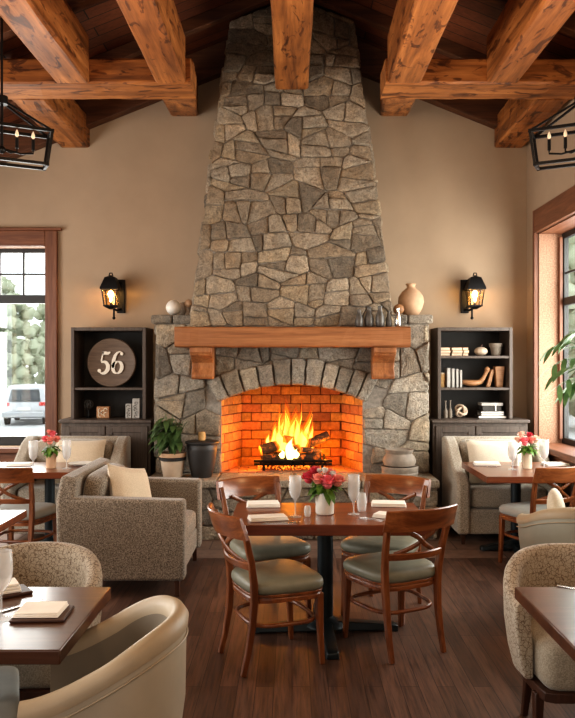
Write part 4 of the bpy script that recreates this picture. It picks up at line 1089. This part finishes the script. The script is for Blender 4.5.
# ------------------------------------------------------------------ chandeliers
def chandelier(x, rz, label):
    t = thing('lantern_chandelier', label, 'chandelier', (x,5.7,3.245), R(rz))
    ux, uy, lx, ly = .36, .10, .325, .085
    def ring(w, d, z, r=.012):
        m_ = MB(); p = [(-w,-d,z),(w,-d,z),(w,d,z),(-w,d,z)]
        for a, b in zip(p, p[1:]+p[:1]):
            a, b = Vector(a), Vector(b); q = (b-a).normalized()*r
            m_.tube([a-q,b+q], r*1.35, 4, phase=PI/4)
        return m_
    ring(ux,uy,.26).build('upper_frame', M['black'], t); ring(lx,ly,.0).build('lower_frame', M['black'], t)
    for sx_ in (-1,1):
        for sy_ in (-1,1):
            mb = MB(); mb.tube([(sx_*ux,sy_*uy,.26),(sx_*lx,sy_*ly,0)], .014, 4, phase=PI/4); mb.build('upright', M['black'], t)
            mb = MB(); mb.tube([(sx_*ux,sy_*uy,.26),(sx_*.03,sy_*.03,.45)], .011, 4, phase=PI/4); mb.build('strut', M['black'], t)
    mb = MB(); mb.tube([(0,0,.44),(0,0,.50)], .045, 12); mb.tube([(0,0,.08),(0,0,.44)], .011, 8); mb.sphere((0,0,.09),.03,12,8); mb.build('hub', M['black'], t)
    mb = MB(); mb.tube([(0,0,.50),(0,0,1.5)], .009, 6); mb.build('rod', M['black'], t)
    for x_ in (-.23,-.11,.11,.23):
        mb = MB(); mb.tube([(0,0,.10),(x_*.6,0,.075),(x_,0,.09),(x_,0,.115)], .008, 6); mb.tube([(x_,0,.115),(x_,0,.20)], .013, 8); ar = mb.build('candle_arm', M['black'], t)
        mb = MB(); mb.lathe([(.004,.20),(.014,.215),(.013,.235),(.003,.262)], 10, (x_,0,0)); mb.build('bulb', M['bulb_c'], ar, smooth=60)
    return t
chandelier(-2.235, 27, 'black iron lantern chandelier hanging at the upper left')
chandelier(2.222, -27, 'black iron lantern chandelier hanging at the upper right')
# ------------------------------------------------------------------ shoulder and mantel ornaments
SZ = 2.187
def ball(x, y, z, r, mat, label): 
    o = tag(MB(), None) if False else None
    mb = MB(); mb.sphere((0,0,r*1.002), r, 24, 14); o = mb.build('ball_ornament', mat, smooth=60); o.location = (x,y,z); return tag(o, label, 'ball')
ball(-1.235,7.72,SZ,.080,M['white'],'white ball ornament on the left shoulder of the fireplace')
ball(-1.165,7.96,SZ,.078,M['taupe'],'taupe ball ornament behind the white ball on the fireplace shoulder')
b = ball(-1.085,7.76,SZ+.0853,.042,M['terra'],'small tan ball ornament perched on the little wooden stand by the chimney')
t = thing('small_stand', 'little wooden stand under the small tan ball, left fireplace shoulder', 'stand', (-1.085,7.76,SZ)); mb = MB(); mb.lathe([(.04,0),(.042,.01),(.026,.03),(.024,.06),(.036,.085),(0,.0851)], 16); mb.build('pedestal', M['taupe'], t, smooth=50)
t = thing('clay_jar', 'round tan clay jar with a narrow neck on the right fireplace shoulder', 'jar', (1.25,7.78,SZ))
mb = MB(); mb.lathe([(.07,0),(.08,.006),(.115,.07),(.135,.14),(.128,.20),(.09,.255),(.052,.285),(.044,.30),(.046,.318),(.056,.330),(.050,.336),(.038,.322),(.036,.29),(.0,.28)], 32); mb.build('body', M['terra'], t, smooth=60)
ball(1.10,7.63,SZ,.056,M['carved'],'small brown ball ornament beside the clay jar')
rg = random.Random(8)
for k, (x, h, r, lab) in enumerate(((.66,.17,.040,'leftmost pewter flask on the mantel'),(.76,.20,.048,'second pewter flask from the left on the mantel'),(.865,.205,.044,'third pewter flask from the left on the mantel'),(.955,.16,.030,'slim pewter flask fourth from the left on the mantel'),(1.04,.185,.030,'slim pale pewter flask at the right end of the mantel'))):
    t = thing('pewter_flask', lab, 'flask', (x,7.27+(.03 if k%2 else 0),2.0455), 0, 'pewter flasks on the mantel')
    mb = MB(); mb.lathe([(r*.8,0),(r*.9,.006),(r,h*.25),(r*.98,h*.45),(r*.6,h*.72),(r*.42,h*.86),(r*.5,h*.97),(r*.55,h),(r*.4,h),(r*.3,h*.8),(0,h*.78)], 18); mb.build('body', M['pewter'] if k < 4 else M['steel'], t, smooth=60)

# ------------------------------------------------------------------ foliage helpers
def leaf(mb, base, d, L, w, droop=.35, fold=.12, segs=4):
    d = Vector(d).normalized(); side = d.cross(Vector((0,0,1)))
    side = side.normalized() if side.length > .05 else Vector((1,0,0))
    p = Vector(base); rows = []
    for i in range(segs+1):
        k = i/segs; q = p + d*(L*k) + Vector((0,0,-droop*L*k*k)); ww = w*math.sin(PI*(.08+.92*k))**.8*(1 if i < segs else .02)
        rows.append([q - side*ww/2 + Vector((0,0,fold*ww)), q, q + side*ww/2 + Vector((0,0,fold*ww))])
    mb.rings(rows, cap=False, closed=False)
HZ = .5735
# potted plant on the hearth
t = thing('potted_plant', 'leafy green plant in a pale two-tone clay pot on the left of the hearth', 'plant', (-1.17,7.25,HZ))
mb = MB(); mb.lathe([(.088,0),(.092,.006),(.118,.165),(0,.164)], 28); mb.build('pot', M['clayw'], t, smooth=40)
mb = MB(); mb.lathe([(.119,.166),(.131,.17),(.134,.192),(.128,.198)], 28); mb.build('dark_band', M['urn'], t, smooth=40)
mb = MB(); mb.lathe([(.128,.199),(.134,.203),(.136,.240),(.122,.242),(.118,.215)], 28); mb.build('pot_rim', M['terra'], t, smooth=40)
mb = MB(); mb.lathe([(.002,.222),(.117,.222),(.117,.21),(.002,.21)], 20); mb.build('soil', M['soil'], t)
rg = random.Random(31); sm, lm = MB(), MB()
for i in range(15):
    a = 2*PI*i/15 + rg.uniform(-.2,.2); r = rg.uniform(.06,.19); h = rg.uniform(.30,.50)
    tip = Vector((r*math.cos(a), r*math.sin(a), .22+h*.85)); sm.tube([(.02*math.cos(a),.02*math.sin(a),.21),(tip.x*.4,tip.y*.4,.22+h*.5),tip], [.006,.005,.003], 5)
    for j in range(7):
        b_ = a + rg.uniform(-1.6,1.6); k = rg.uniform(.35,1.0); p = Vector((tip.x*k, tip.y*k, .21+h*.85*k))
        if p.y + .19*math.sin(b_) > .19: b_ = -b_
        if p.y > .12: p.y = .12
        if p.x + .19*math.cos(b_) > .11: b_ = PI - b_
        if p.x > .10: p.x = .10
        leaf(lm, p, (math.cos(b_), math.sin(b_), rg.uniform(-.2,.5)), rg.uniform(.13,.20), rg.uniform(.055,.085), rg.uniform(.3,.9))
sm.build('stem', M['leaf'], t); lm.build('foliage', M['leaf'], t, smooth=60)
t = thing('urn', 'tall dark lidded urn with a cork knob on the left of the hearth', 'urn', (-.885,7.27,HZ))
mb = MB(); mb.lathe([(.095,0),(.10,.006),(.125,.12),(.148,.26),(.150,.315),(.142,.325),(0,.325)], 32); mb.build('body', M['urn'], t, smooth=50)
mb = MB(); mb.lathe([(.158,.326),(.164,.332),(.164,.345),(.15,.352),(0,.355)], 32); mb.build('lid', M['urn'], t, smooth=50)
mb = MB(); mb.lathe([(.026,.356),(.033,.36),(.036,.42),(.030,.440),(0,.442)], 16); mb.build('knob', M['cork'], t, smooth=50)
t = thing('stone_basin', 'wide grey-brown basin at the right of the hearth, under the crock', 'bowl', (1.055,7.24,HZ))
mb = MB(); mb.lathe([(.14,0),(.165,.01),(.178,.045),(.172,.055),(.176,.062),(.180,.105),(.174,.112),(.165,.108),(0,.104)], 36); mb.build('body', M['greypot'], t, smooth=35)
t = thing('crock', 'squat grey-brown crock stacked on the wide basin', 'pot', (1.05,7.24,HZ+.1125))
mb = MB(); mb.lathe([(.13,0),(.15,.008),(.163,.05),(.150,.09),(.125,.115),(.122,.122),(.134,.140),(.140,.158),(.132,.162),(.118,.150),(.0,.13)], 36); mb.build('body', M['greypot'], t, smooth=40)

# palm on the right sill
t = thing('potted_palm', 'green feathery palm standing on the right window sill', 'plant', (XR+.115,6.22,rz0+.0125))
mb = MB(); mb.lathe([(.065,0),(.07,.005),(.092,.17),(.10,.172),(.10,.20),(.088,.20),(.085,.17),(0,.165)], 24); mb.build('pot', M['terra'], t, smooth=40)
rg = random.Random(12); sm, lm = MB(), MB()
for a, L, h, n in ((172,.50,.98,11),(196,.58,.86,12),(212,.45,.98,10),(158,.46,.80,10),(184,.40,.70,10),(228,.55,.9,11),(240,.40,1.08,9),(150,.38,1.06,9),(190,.33,1.08,9),(262,.45,.95,9),(205,.62,.72,11)):
    d = Vector((math.cos(R(a)), math.sin(R(a)), 0)); P = []
    for i in range(10):
        k = i/9; P.append(Vector((0,0,.16)) + d*(L*k**1.5) + Vector((0,0,(h*1.22-.16)*(1-(1-k)**1.7) - .22*k**3)))
    sm.tube(P, [.006-.004*i/9 for i in range(10)], 5)
    for i in range(n):
        k = .45+.55*i/(n-1); q = P[min(9,int(k*9))]; dd = (P[min(9,int(k*9)+1)]-P[max(0,int(k*9)-1)]).normalized()
        for s in (-1,1):
            sd = Vector((-d.y,d.x,0))*s
            leaf(lm, q, dd*.8+sd*.8+Vector((0,0,-.25)), (.20*(1-.35*abs(k-.7))), .046, .35, .05, 4)
sm.build('stem', M['leaf_f'], t); lm.build('fronds', M['leaf_f'], t, smooth=60)

TZ_ = .7506
# ------------------------------------------------------------------ table settings
def flower(mb, c, r, rg):
    c = Vector(c); mb.sphere(c, r*.55, 10, 6)
    for ring, (n, el, rr) in enumerate(((5,65,.75),(7,35,.92),(9,5,1.0))):
        for k in range(n):
            a = 2*PI*k/n + ring*.4 + rg.uniform(-.15,.15); e = R(el+rg.uniform(-8,8))
            d = Vector((math.cos(a)*math.cos(e), math.sin(a)*math.cos(e), math.sin(e))); sd = Vector((-math.sin(a),math.cos(a),0)); u = d.cross(sd)*-1
            w = r*.55; rows = []
            for i in range(4):
                q = i/3; p = c + d*(r*rr*(.35+.65*q)) + Vector((0,0,1))*(r*.22*q*q); ww = w*(.5+.6*math.sin(PI*(.15+.6*q)))
                rows.append([p-sd*ww*.6+d*(-.06*r), p+Vector((0,0,-.05*r)), p+sd*ww*.6+d*(-.06*r)])
            mb.rings(rows, cap=False, closed=False)
def bouquet(loc, zv, sc, cols, seed, label):
    t = thing('flower_bouquet', label, 'flowers', (loc[0],loc[1],loc[2]+zv)); rg = random.Random(seed)
    lm = MB()
    for i in range(46):
        a = rg.uniform(0,2*PI); r = rg.uniform(.0,.045)*sc
        leaf(lm, (r*math.cos(a), r*math.sin(a), rg.uniform(-.0,.055)*sc+.004), (math.cos(a), math.sin(a), rg.uniform(-.35,.7)), rg.uniform(.07,.11)*sc, rg.uniform(.042,.062)*sc, rg.uniform(.2,.8))
    lm.build('foliage', M['leaf_b'], t, smooth=60)
    sm = MB()
    for (x,y,z,r,c) in cols:
        sm.tube([(x*.06*sc,y*.06*sc,-.05*sc),(x*.6*sc,y*.6*sc,z*.5*sc),(x*sc,y*sc,z*sc)], .003*sc, 5)
    sm.build('stem', M['leaf_b'], t)
    for (x,y,z,r,c) in cols:
        mb = MB(); flower(mb, (x*sc,y*sc,z*sc), r*sc, rg); mb.build('flower', M[c], t, smooth=70)
def vase(loc, r, h, mat, label):
    t = thing('vase', label, 'vase', loc)
    mb = MB(); mb.lathe([(r*.88,0),(r*.97,.004),(r,.012),(r,h-.004),(r*.98,h),(r*.92,h),(r*.90,h-.01),(r*.88,.02),(0,.018)], 28); mb.build('body', mat, t, smooth=40)
CX, CY = .205, 4.63
vase((CX,CY,TZ_), .058, .135, M['white'], 'cream cylinder vase of pink flowers on the centre table')
bouquet((CX,CY,TZ_), .132, 1.0, [(-.10,.0,.085,.052,'red'),(-.045,-.055,.085,.048,'coral'),(.012,-.06,.065,.062,'pink'),(.078,-.02,.068,.055,'coral'),(-.06,.05,.115,.048,'red'),(.035,.05,.10,.05,'coral'),(.0,.0,.135,.026,'white'),(-.035,.02,.13,.02,'white'),(.05,.0,.115,.024,'white')], 5, 'bouquet of pink and red blooms with green leaves on the centre table')
def stemglass(loc, label, h=.25, r=.037, fill=.0, flute=False, group='stemmed glasses'):
    t = thing('stem_glass', label, 'glass', loc, 0, group)
    zb_ = h*.40 if not flute else h*.30
    prof = [(r*.95,0),(r*.95,.002),(.006,.007),(.0042,.02),(.0042,zb_-.012),(.008,zb_)]
    top = [(r*.62,zb_+.022),(r*.93,zb_+(h-zb_)*.32),(r,zb_+(h-zb_)*.55),(r*.93,h)] if not flute else [(r*.70,zb_+.02),(r*.92,zb_+(h-zb_)*.3),(r*1.0,zb_+(h-zb_)*.65),(r*.98,h)]
    inner = [(a-.0012,z+.001) for a,z in reversed(top)] + [(.003,zb_+.006)]
    mb = MB(); mb.lathe(prof+top+inner, 24); mb.build('glass', M['glass'], t, smooth=50)
    if fill:
        zt2 = zb_+(h-zb_)*fill
        mb = MB(); pts = [(.003,zb_+.008)] + [(a-.0025,z) for a,z in top if z < zt2] + [(r*.9-.0,zt2),(0,zt2)]; mb.lathe(pts, 20); mb.build('water', M['water'], t, smooth=50)
stemglass((.02,4.54,TZ_), 'water goblet left of the vase on the centre table', .25, .040, .75)
stemglass((.385,4.62,TZ_), 'tall flute glass right of the vase on the centre table', .245, .038, .8, True)
def tumbler(loc, r, h, label, group='small glasses'):
    t = thing('small_glass', label, 'glass', loc, 0, group); mb = MB(); mb.lathe([(r*.8,0),(r*.85,.003),(r,h*.4),(r*.95,h*.8),(r*.8,h),(r*.76,h),(r*.9,h*.78),(r*.94,h*.4),(r*.7,.008),(0,.007)], 20); mb.build('glass', M['glass'], t, smooth=50)
tumbler((.095,4.555,TZ_), .022, .065, 'tiny clear glass just left of the vase, centre table')
tumbler((.445,4.72,TZ_), .032, .115, 'rounded clear glass right of the flute, centre table')
def napkin(loc, w, d, rz, label, h=.022):
    t = thing('folded_napkin', label, 'napkin', (loc[0],loc[1],loc[2]+.0005), R(rz), 'folded white napkins'); mb = MB()
    rings = []; rg = random.Random(int(abs(loc[0]*1000)))
    for k in range(3):
        z0 = k*h/3; q = 1-.03*k
        m = MB(); m.cbox((0,.003*k,z0+h/6), (w*q,d*q,h/3*.92), rz=rg.uniform(-.03,.03)); mb.add(m.v, m.f)
    o = mb.build('cloth', M['linen'], t, bevel=.003, seg=2); return t
def cutlery(loc, rz, kind, label):
    t = thing('table_'+kind, label, kind, (loc[0],loc[1],loc[2]+.0005), R(rz), 'table cutlery'); mb = MB()
    if kind == 'knife':
        mb.prism([(-.10,-.007),(.0,-.006),(.01,-.009),(.10,-.007),(.11,.0),(.10,.007),(.0,.006),(-.10,.007)], 'z', 0, .004)
        mb.build('blade', M['steel'], t, bevel=.001)
    else:
        mb.prism([(-.10,-.006),(.03,-.003),(.05,-.011),(.07,-.011),(.07,.011),(.05,.011),(.03,.003),(-.10,.006)], 'z', 0, .004)
        for k in range(4): mb.box(.07,.105,-.011+k*.0063,-.008+k*.0063,0,.003)
        mb.build('fork', M['steel'], t)
napkin((-.145,4.46,TZ_), .235, .115, 12, 'folded white napkin at the front left seat of the centre table')
cutlery((-.06,4.374,TZ_), 6, 'knife', 'knife in front of the front left napkin, centre table')
cutlery((-.08,4.350,TZ_), 6, 'fork', 'fork in front of the front left napkin, centre table')
napkin((-.19,4.89,TZ_), .22, .15, 4, 'folded white napkin at the back left seat of the centre table')
napkin((.64,4.90,TZ_), .23, .14, -5, 'folded white napkin at the back right seat of the centre table')
napkin((.60,4.52,TZ_), .20, .11, -28, 'folded white napkin at the front right seat, partly hidden by the chair')
cutlery((.50,4.46,TZ_), -35, 'knife', 'knife left of the front right napkin, centre table')
# left front table
t = thing('menu_folder', 'dark folder under the pale napkin on the left front table', 'menu', (-.935,2.775,TZ_+.0005), R(3)); mb = MB(); mb.box(-.098,.098,-.082,.082,0,.009); mb.build('cover', M['menu'], t, bevel=.003)
napkin((-.945,2.785,TZ_+.0095), .17,.145, 1, 'flat folded cream napkin on a dark folder, left front table', .016)
t = thing('menu_folder', 'dark folder under the crumpled napkin by the left edge of the photo', 'menu', (-1.20,3.0,TZ_+.0005), R(38)); mb = MB(); mb.box(-.13,.13,-.06,.06,0,.012); mb.build('cover', M['menu'], t, bevel=.003)
napkin((-1.21,3.01,TZ_+.0125), .19,.11, 32, 'crumpled white napkin on a dark folder by the left edge of the photo', .034)
stemglass((-1.075,2.735,TZ_), 'stem glass at the left edge of the left front table', .25, .042)
cutlery((-1.06,2.86,TZ_), 52, 'knife', 'knife beside the stem glass on the left front table')
cutlery((1.20,3.07,TZ_), -40, 'knife', 'knife at the back of the right front table')
# left and right settee tables
vase((-2.155,6.62,TZ_), .045, .145, M['terra'], 'tan vase of coral flowers on the table by the left settee')
bouquet((-2.155,6.62,TZ_), .142, .85, [(-.06,0,.13,.05,'pink'),(.0,-.04,.115,.058,'coral'),(.06,.0,.13,.05,'coral'),(.0,.04,.18,.05,'pink'),(-.03,.02,.21,.03,'coral')], 9, 'coral flower bouquet on the table by the left settee')
stemglass((-2.30,6.58,TZ_), 'flute glass left of the vase, left settee table', .25, .042, .7, True)
stemglass((-2.01,6.60,TZ_), 'flute glass right of the vase, left settee table', .25, .040, .7, True)
def plate(loc, r, label):
    t = thing('plate', label, 'plate', (loc[0],loc[1],loc[2]+.0003), 0); mb = MB(); mb.lathe([(r*.6,0),(r*.62,.004),(r,.016),(r,.019),(r*.6,.008),(0,.008)], 32); mb.build('dish', M['white'], t, smooth=40)
plate((-1.95,6.84,TZ_), .115, 'white plate on the table before the left settee')
napkin((-2.50,6.80,TZ_), .22, .14, 3, 'folded white napkin at the left of the left settee table')
vase((2.10,6.60,TZ_), .040, .150, M['cream'], 'slim cream vase of flowers on the table by the right settee')
bouquet((2.10,6.60,TZ_), .147, .85, [(-.10,0,.12,.048,'blush'),(-.045,-.05,.105,.062,'pink'),(.03,-.04,.12,.05,'coral'),(.085,0,.125,.055,'blush'),(-.05,.04,.17,.05,'blush'),(.03,.03,.165,.045,'red')], 14, 'pink and blush flower bouquet on the table by the right settee')
stemglass((1.95,6.54,TZ_), 'flute glass left of the vase, right settee table', .245, .042, .75, True)
stemglass((2.255,6.62,TZ_), 'flute glass right of the vase, right settee table', .255, .042, .7, True)
t = thing('candle_holder', 'short frosted candle holder between the flute and the vase, right settee table', 'candle', (2.04,6.77,TZ_)); mb = MB(); mb.lathe([(.03,0),(.033,.004),(.033,.15),(.028,.152),(.027,.02),(0,.018)], 20); mb.build('body', M['white'], t, smooth=40)
napkin((1.80,6.84,TZ_), .24, .15, -8, 'folded white napkin at the left of the right settee table')
cutlery((1.74,6.70,TZ_), -12, 'knife', 'knife before the left napkin, right settee table')
napkin((2.42,6.80,TZ_), .22, .15, 6, 'folded white napkin near the window, right settee table')

# ------------------------------------------------------------------ outside the windows
def ground_mat():
    return plain('pale_asphalt', (.50,.50,.49), .9, var=.08, scale=.6)
mb = MB(); mb.box(-60,40,YB+.31,75,-1.3,-1.05); struct(mb, 'ground_outside', ground_mat(), smooth=0)
mb = MB(); mb.box(XR+.31,40,-20,YB+.30,-1.3,-1.05); struct(mb, 'ground_side', ground_mat(), smooth=0)
def treem(name, a, b_):
    m, nt, b = newmat(name); nt.links.new(ramp(nt, noise(nt, coords(nt), 1.6, 6, .7), [(.3,a),(.7,b_)]), b.inputs['Base Color']); b.inputs['Roughness'].default_value = .9; return m
M['treeleaf'] = treem('far_foliage', (.30,.34,.22), (.52,.54,.40)); M['trunk'] = plain('far_trunk', (.16,.12,.09), .9)  # foliage lightened: haze and overexposure are put into its colour
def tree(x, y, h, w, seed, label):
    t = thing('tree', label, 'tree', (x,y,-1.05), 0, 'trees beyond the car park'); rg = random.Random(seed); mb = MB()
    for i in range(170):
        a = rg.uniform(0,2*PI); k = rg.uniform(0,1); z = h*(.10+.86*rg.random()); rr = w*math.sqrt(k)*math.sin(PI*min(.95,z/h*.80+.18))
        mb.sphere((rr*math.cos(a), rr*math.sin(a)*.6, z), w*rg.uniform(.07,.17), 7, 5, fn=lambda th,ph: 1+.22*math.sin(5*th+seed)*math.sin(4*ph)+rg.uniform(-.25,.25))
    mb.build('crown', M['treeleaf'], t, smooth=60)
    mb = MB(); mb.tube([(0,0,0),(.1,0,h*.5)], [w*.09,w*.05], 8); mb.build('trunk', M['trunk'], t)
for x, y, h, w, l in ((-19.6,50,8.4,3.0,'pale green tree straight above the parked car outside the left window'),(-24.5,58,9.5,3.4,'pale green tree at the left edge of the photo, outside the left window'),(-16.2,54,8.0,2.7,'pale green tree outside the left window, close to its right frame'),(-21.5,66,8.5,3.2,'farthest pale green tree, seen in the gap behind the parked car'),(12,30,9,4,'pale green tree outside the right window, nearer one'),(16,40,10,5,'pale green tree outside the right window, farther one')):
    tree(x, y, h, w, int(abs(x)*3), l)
# parked car, seen from behind
M['carpaint'] = plain('silver_paint', (.42,.43,.44), .3, .5, var=.03, coat=.6); M['carglass'] = plain('car_glass', (.04,.05,.055), .1); M['tail'] = plain('tail_lamp', (.55,.03,.02), .3); M['tyre'] = plain('tyre', (.02,.02,.02), .8)
t = thing('car', 'silver hatchback parked outside beyond the left window, seen from behind', 'car', (-12.0,34,-1.05), R(12))
prof = [(-2.1,.35),(-2.15,.62),(-2.08,.90),(-1.98,1.02),(-1.70,1.60),(-1.45,1.70),(-.2,1.74),(.55,1.62),(1.25,1.10),(2.05,.95),(2.2,.7),(2.2,.35),(1.75,.30),(-1.7,.30)]
rings = []
for x, k in ((-.90,.93),(-.86,1.0),(-.3,1.015),(.3,1.015),(.86,1.0),(.90,.93)):
    rings.append([((x*(1-.17*max(0,z-.95)/.8)), y*(.99 if abs(x) > .88 else 1), .3+(z-.3)*(k if z > .3 else 1)) for y,z in prof])
mb = MB(); mb.rings(rings); mb.build('body', M['carpaint'], t, bevel=.03, smooth=40)
mb = MB(); mb.hexa([(-.66,-2.03,1.06),(.66,-2.03,1.06),(.66,-1.9,1.06),(-.66,-1.9,1.06),(-.58,-1.765,1.55),(.58,-1.765,1.55),(.58,-1.6,1.55),(-.58,-1.6,1.55)]); mb.build('rear_window', M['carglass'], t, bevel=.02)
for s in (-1,1):
    mb = MB(); mb.cbox((s*.74,-2.06,.93), (.26,.12,.16)); mb.build('tail_lamp', M['tail'], t, bevel=.03)
    mb = MB(); mb.prism([(-1.35,1.08),(-1.2,1.52),(.35,1.52),(.95,1.10)], 'x', *sorted((s*.80,s*.825))); mb.build('side_window', M['carglass'], t)
    for y in (-1.35,1.4):
        mb = MB(); mb.tube([(s*.70,y,.33),(s*.90,y,.33)], .33, 20); mb.build('wheel', M['tyre'], t)
mb = MB(); mb.box(-.82,.82,-2.22,-2.05,.36,.60); mb.build('bumper', M['carpaint'], t, bevel=.04)
mb = MB(); mb.box(-.26,.26,-2.17,-2.1,.66,.78); mb.build('number_plate', M['white'], t, bevel=.01)
# ------------------------------------------------------------------ camera, light
cam = bpy.data.cameras.new('camera'); co = bpy.data.objects.new('camera', cam); COL.objects.link(co)
co.location = (0,0,1.7); co.rotation_euler = (R(90),0,0)
cam.sensor_fit = 'HORIZONTAL'; cam.sensor_width = 36; cam.lens = 740/575*36
cam.shift_x = -(292-287.5)/575; cam.shift_y = (362-359)/575; cam.clip_end = 300
scene.camera = co
def light(name, kind, loc, power, color, size=.1, size_y=None, rot=(0,0,0), parent=None, spread=None):
    l = bpy.data.lights.new(name, kind); l.energy = power; l.color = color
    if kind == 'AREA':
        l.size = size
        if size_y: l.shape = 'RECTANGLE'; l.size_y = size_y
        if spread: l.spread = R(spread)
    elif kind == 'POINT': l.shadow_soft_size = size
    o = bpy.data.objects.new(name, l); COL.objects.link(o); o.location = loc; o.rotation_euler = rot
    if parent: o.parent = parent
    return o
W_ = bpy.data.worlds.new('sky'); scene.world = W_; W_.use_nodes = True
bg = W_.node_tree.nodes['Background']; bg.inputs[0].default_value = (.93,.97,1,1); bg.inputs[1].default_value = 2.2
DAY = (1,.95,.88)
light('window_daylight','AREA',(XL-.35,1.7,1.85),150,DAY,2.5,2.0,(0,R(-90),0))
light('window_daylight','AREA',(XL-.35,5.4,1.85),150,DAY,2.0,3.0,(0,R(-90),0))
light('window_daylight','AREA',(XR+.45,6.2,1.95),230,DAY,2.1,3.0,(0,R(90),0))
light('window_daylight','AREA',(-3.3,YB+.5,1.9),90,DAY,1.2,2.1,(R(-90),0,0))
light('front_fill','AREA',(-.6,YF+.1,2.2),45,(1,.93,.84),3.6,2.2,(R(90),0,0))  # added unseen fill in front of the windowless front wall
FIRE = (1,.31,.025)
light('fire_light','POINT',(0,7.70,.90),19,FIRE,.12)
light('fire_light','POINT',(-.36,7.66,.80),8.5,FIRE,.06)
light('fire_light','POINT',(.36,7.66,.80),8.5,FIRE,.06)
for x in (-1.4,1.4): light('beam_fill','POINT',(x,4.9,2.95),19,(1,.64,.32),.12)  # added unseen warm fill, brightens the beam undersides
for x in (-1.6,1.6): light('beam_fill','POINT',(x,2.2,3.2),48,(1,.68,.38),.12)  # more of the added beam fill, over the near half of the room
for x in (-2.02,2.02): light('sconce_light','POINT',(x,8.0,2.49),4.5,(1,.56,.22),.03)
scene.view_settings.view_transform = 'Standard'
scene.view_settings.look = 'Medium High Contrast'
scene.view_settings.exposure = 0.0
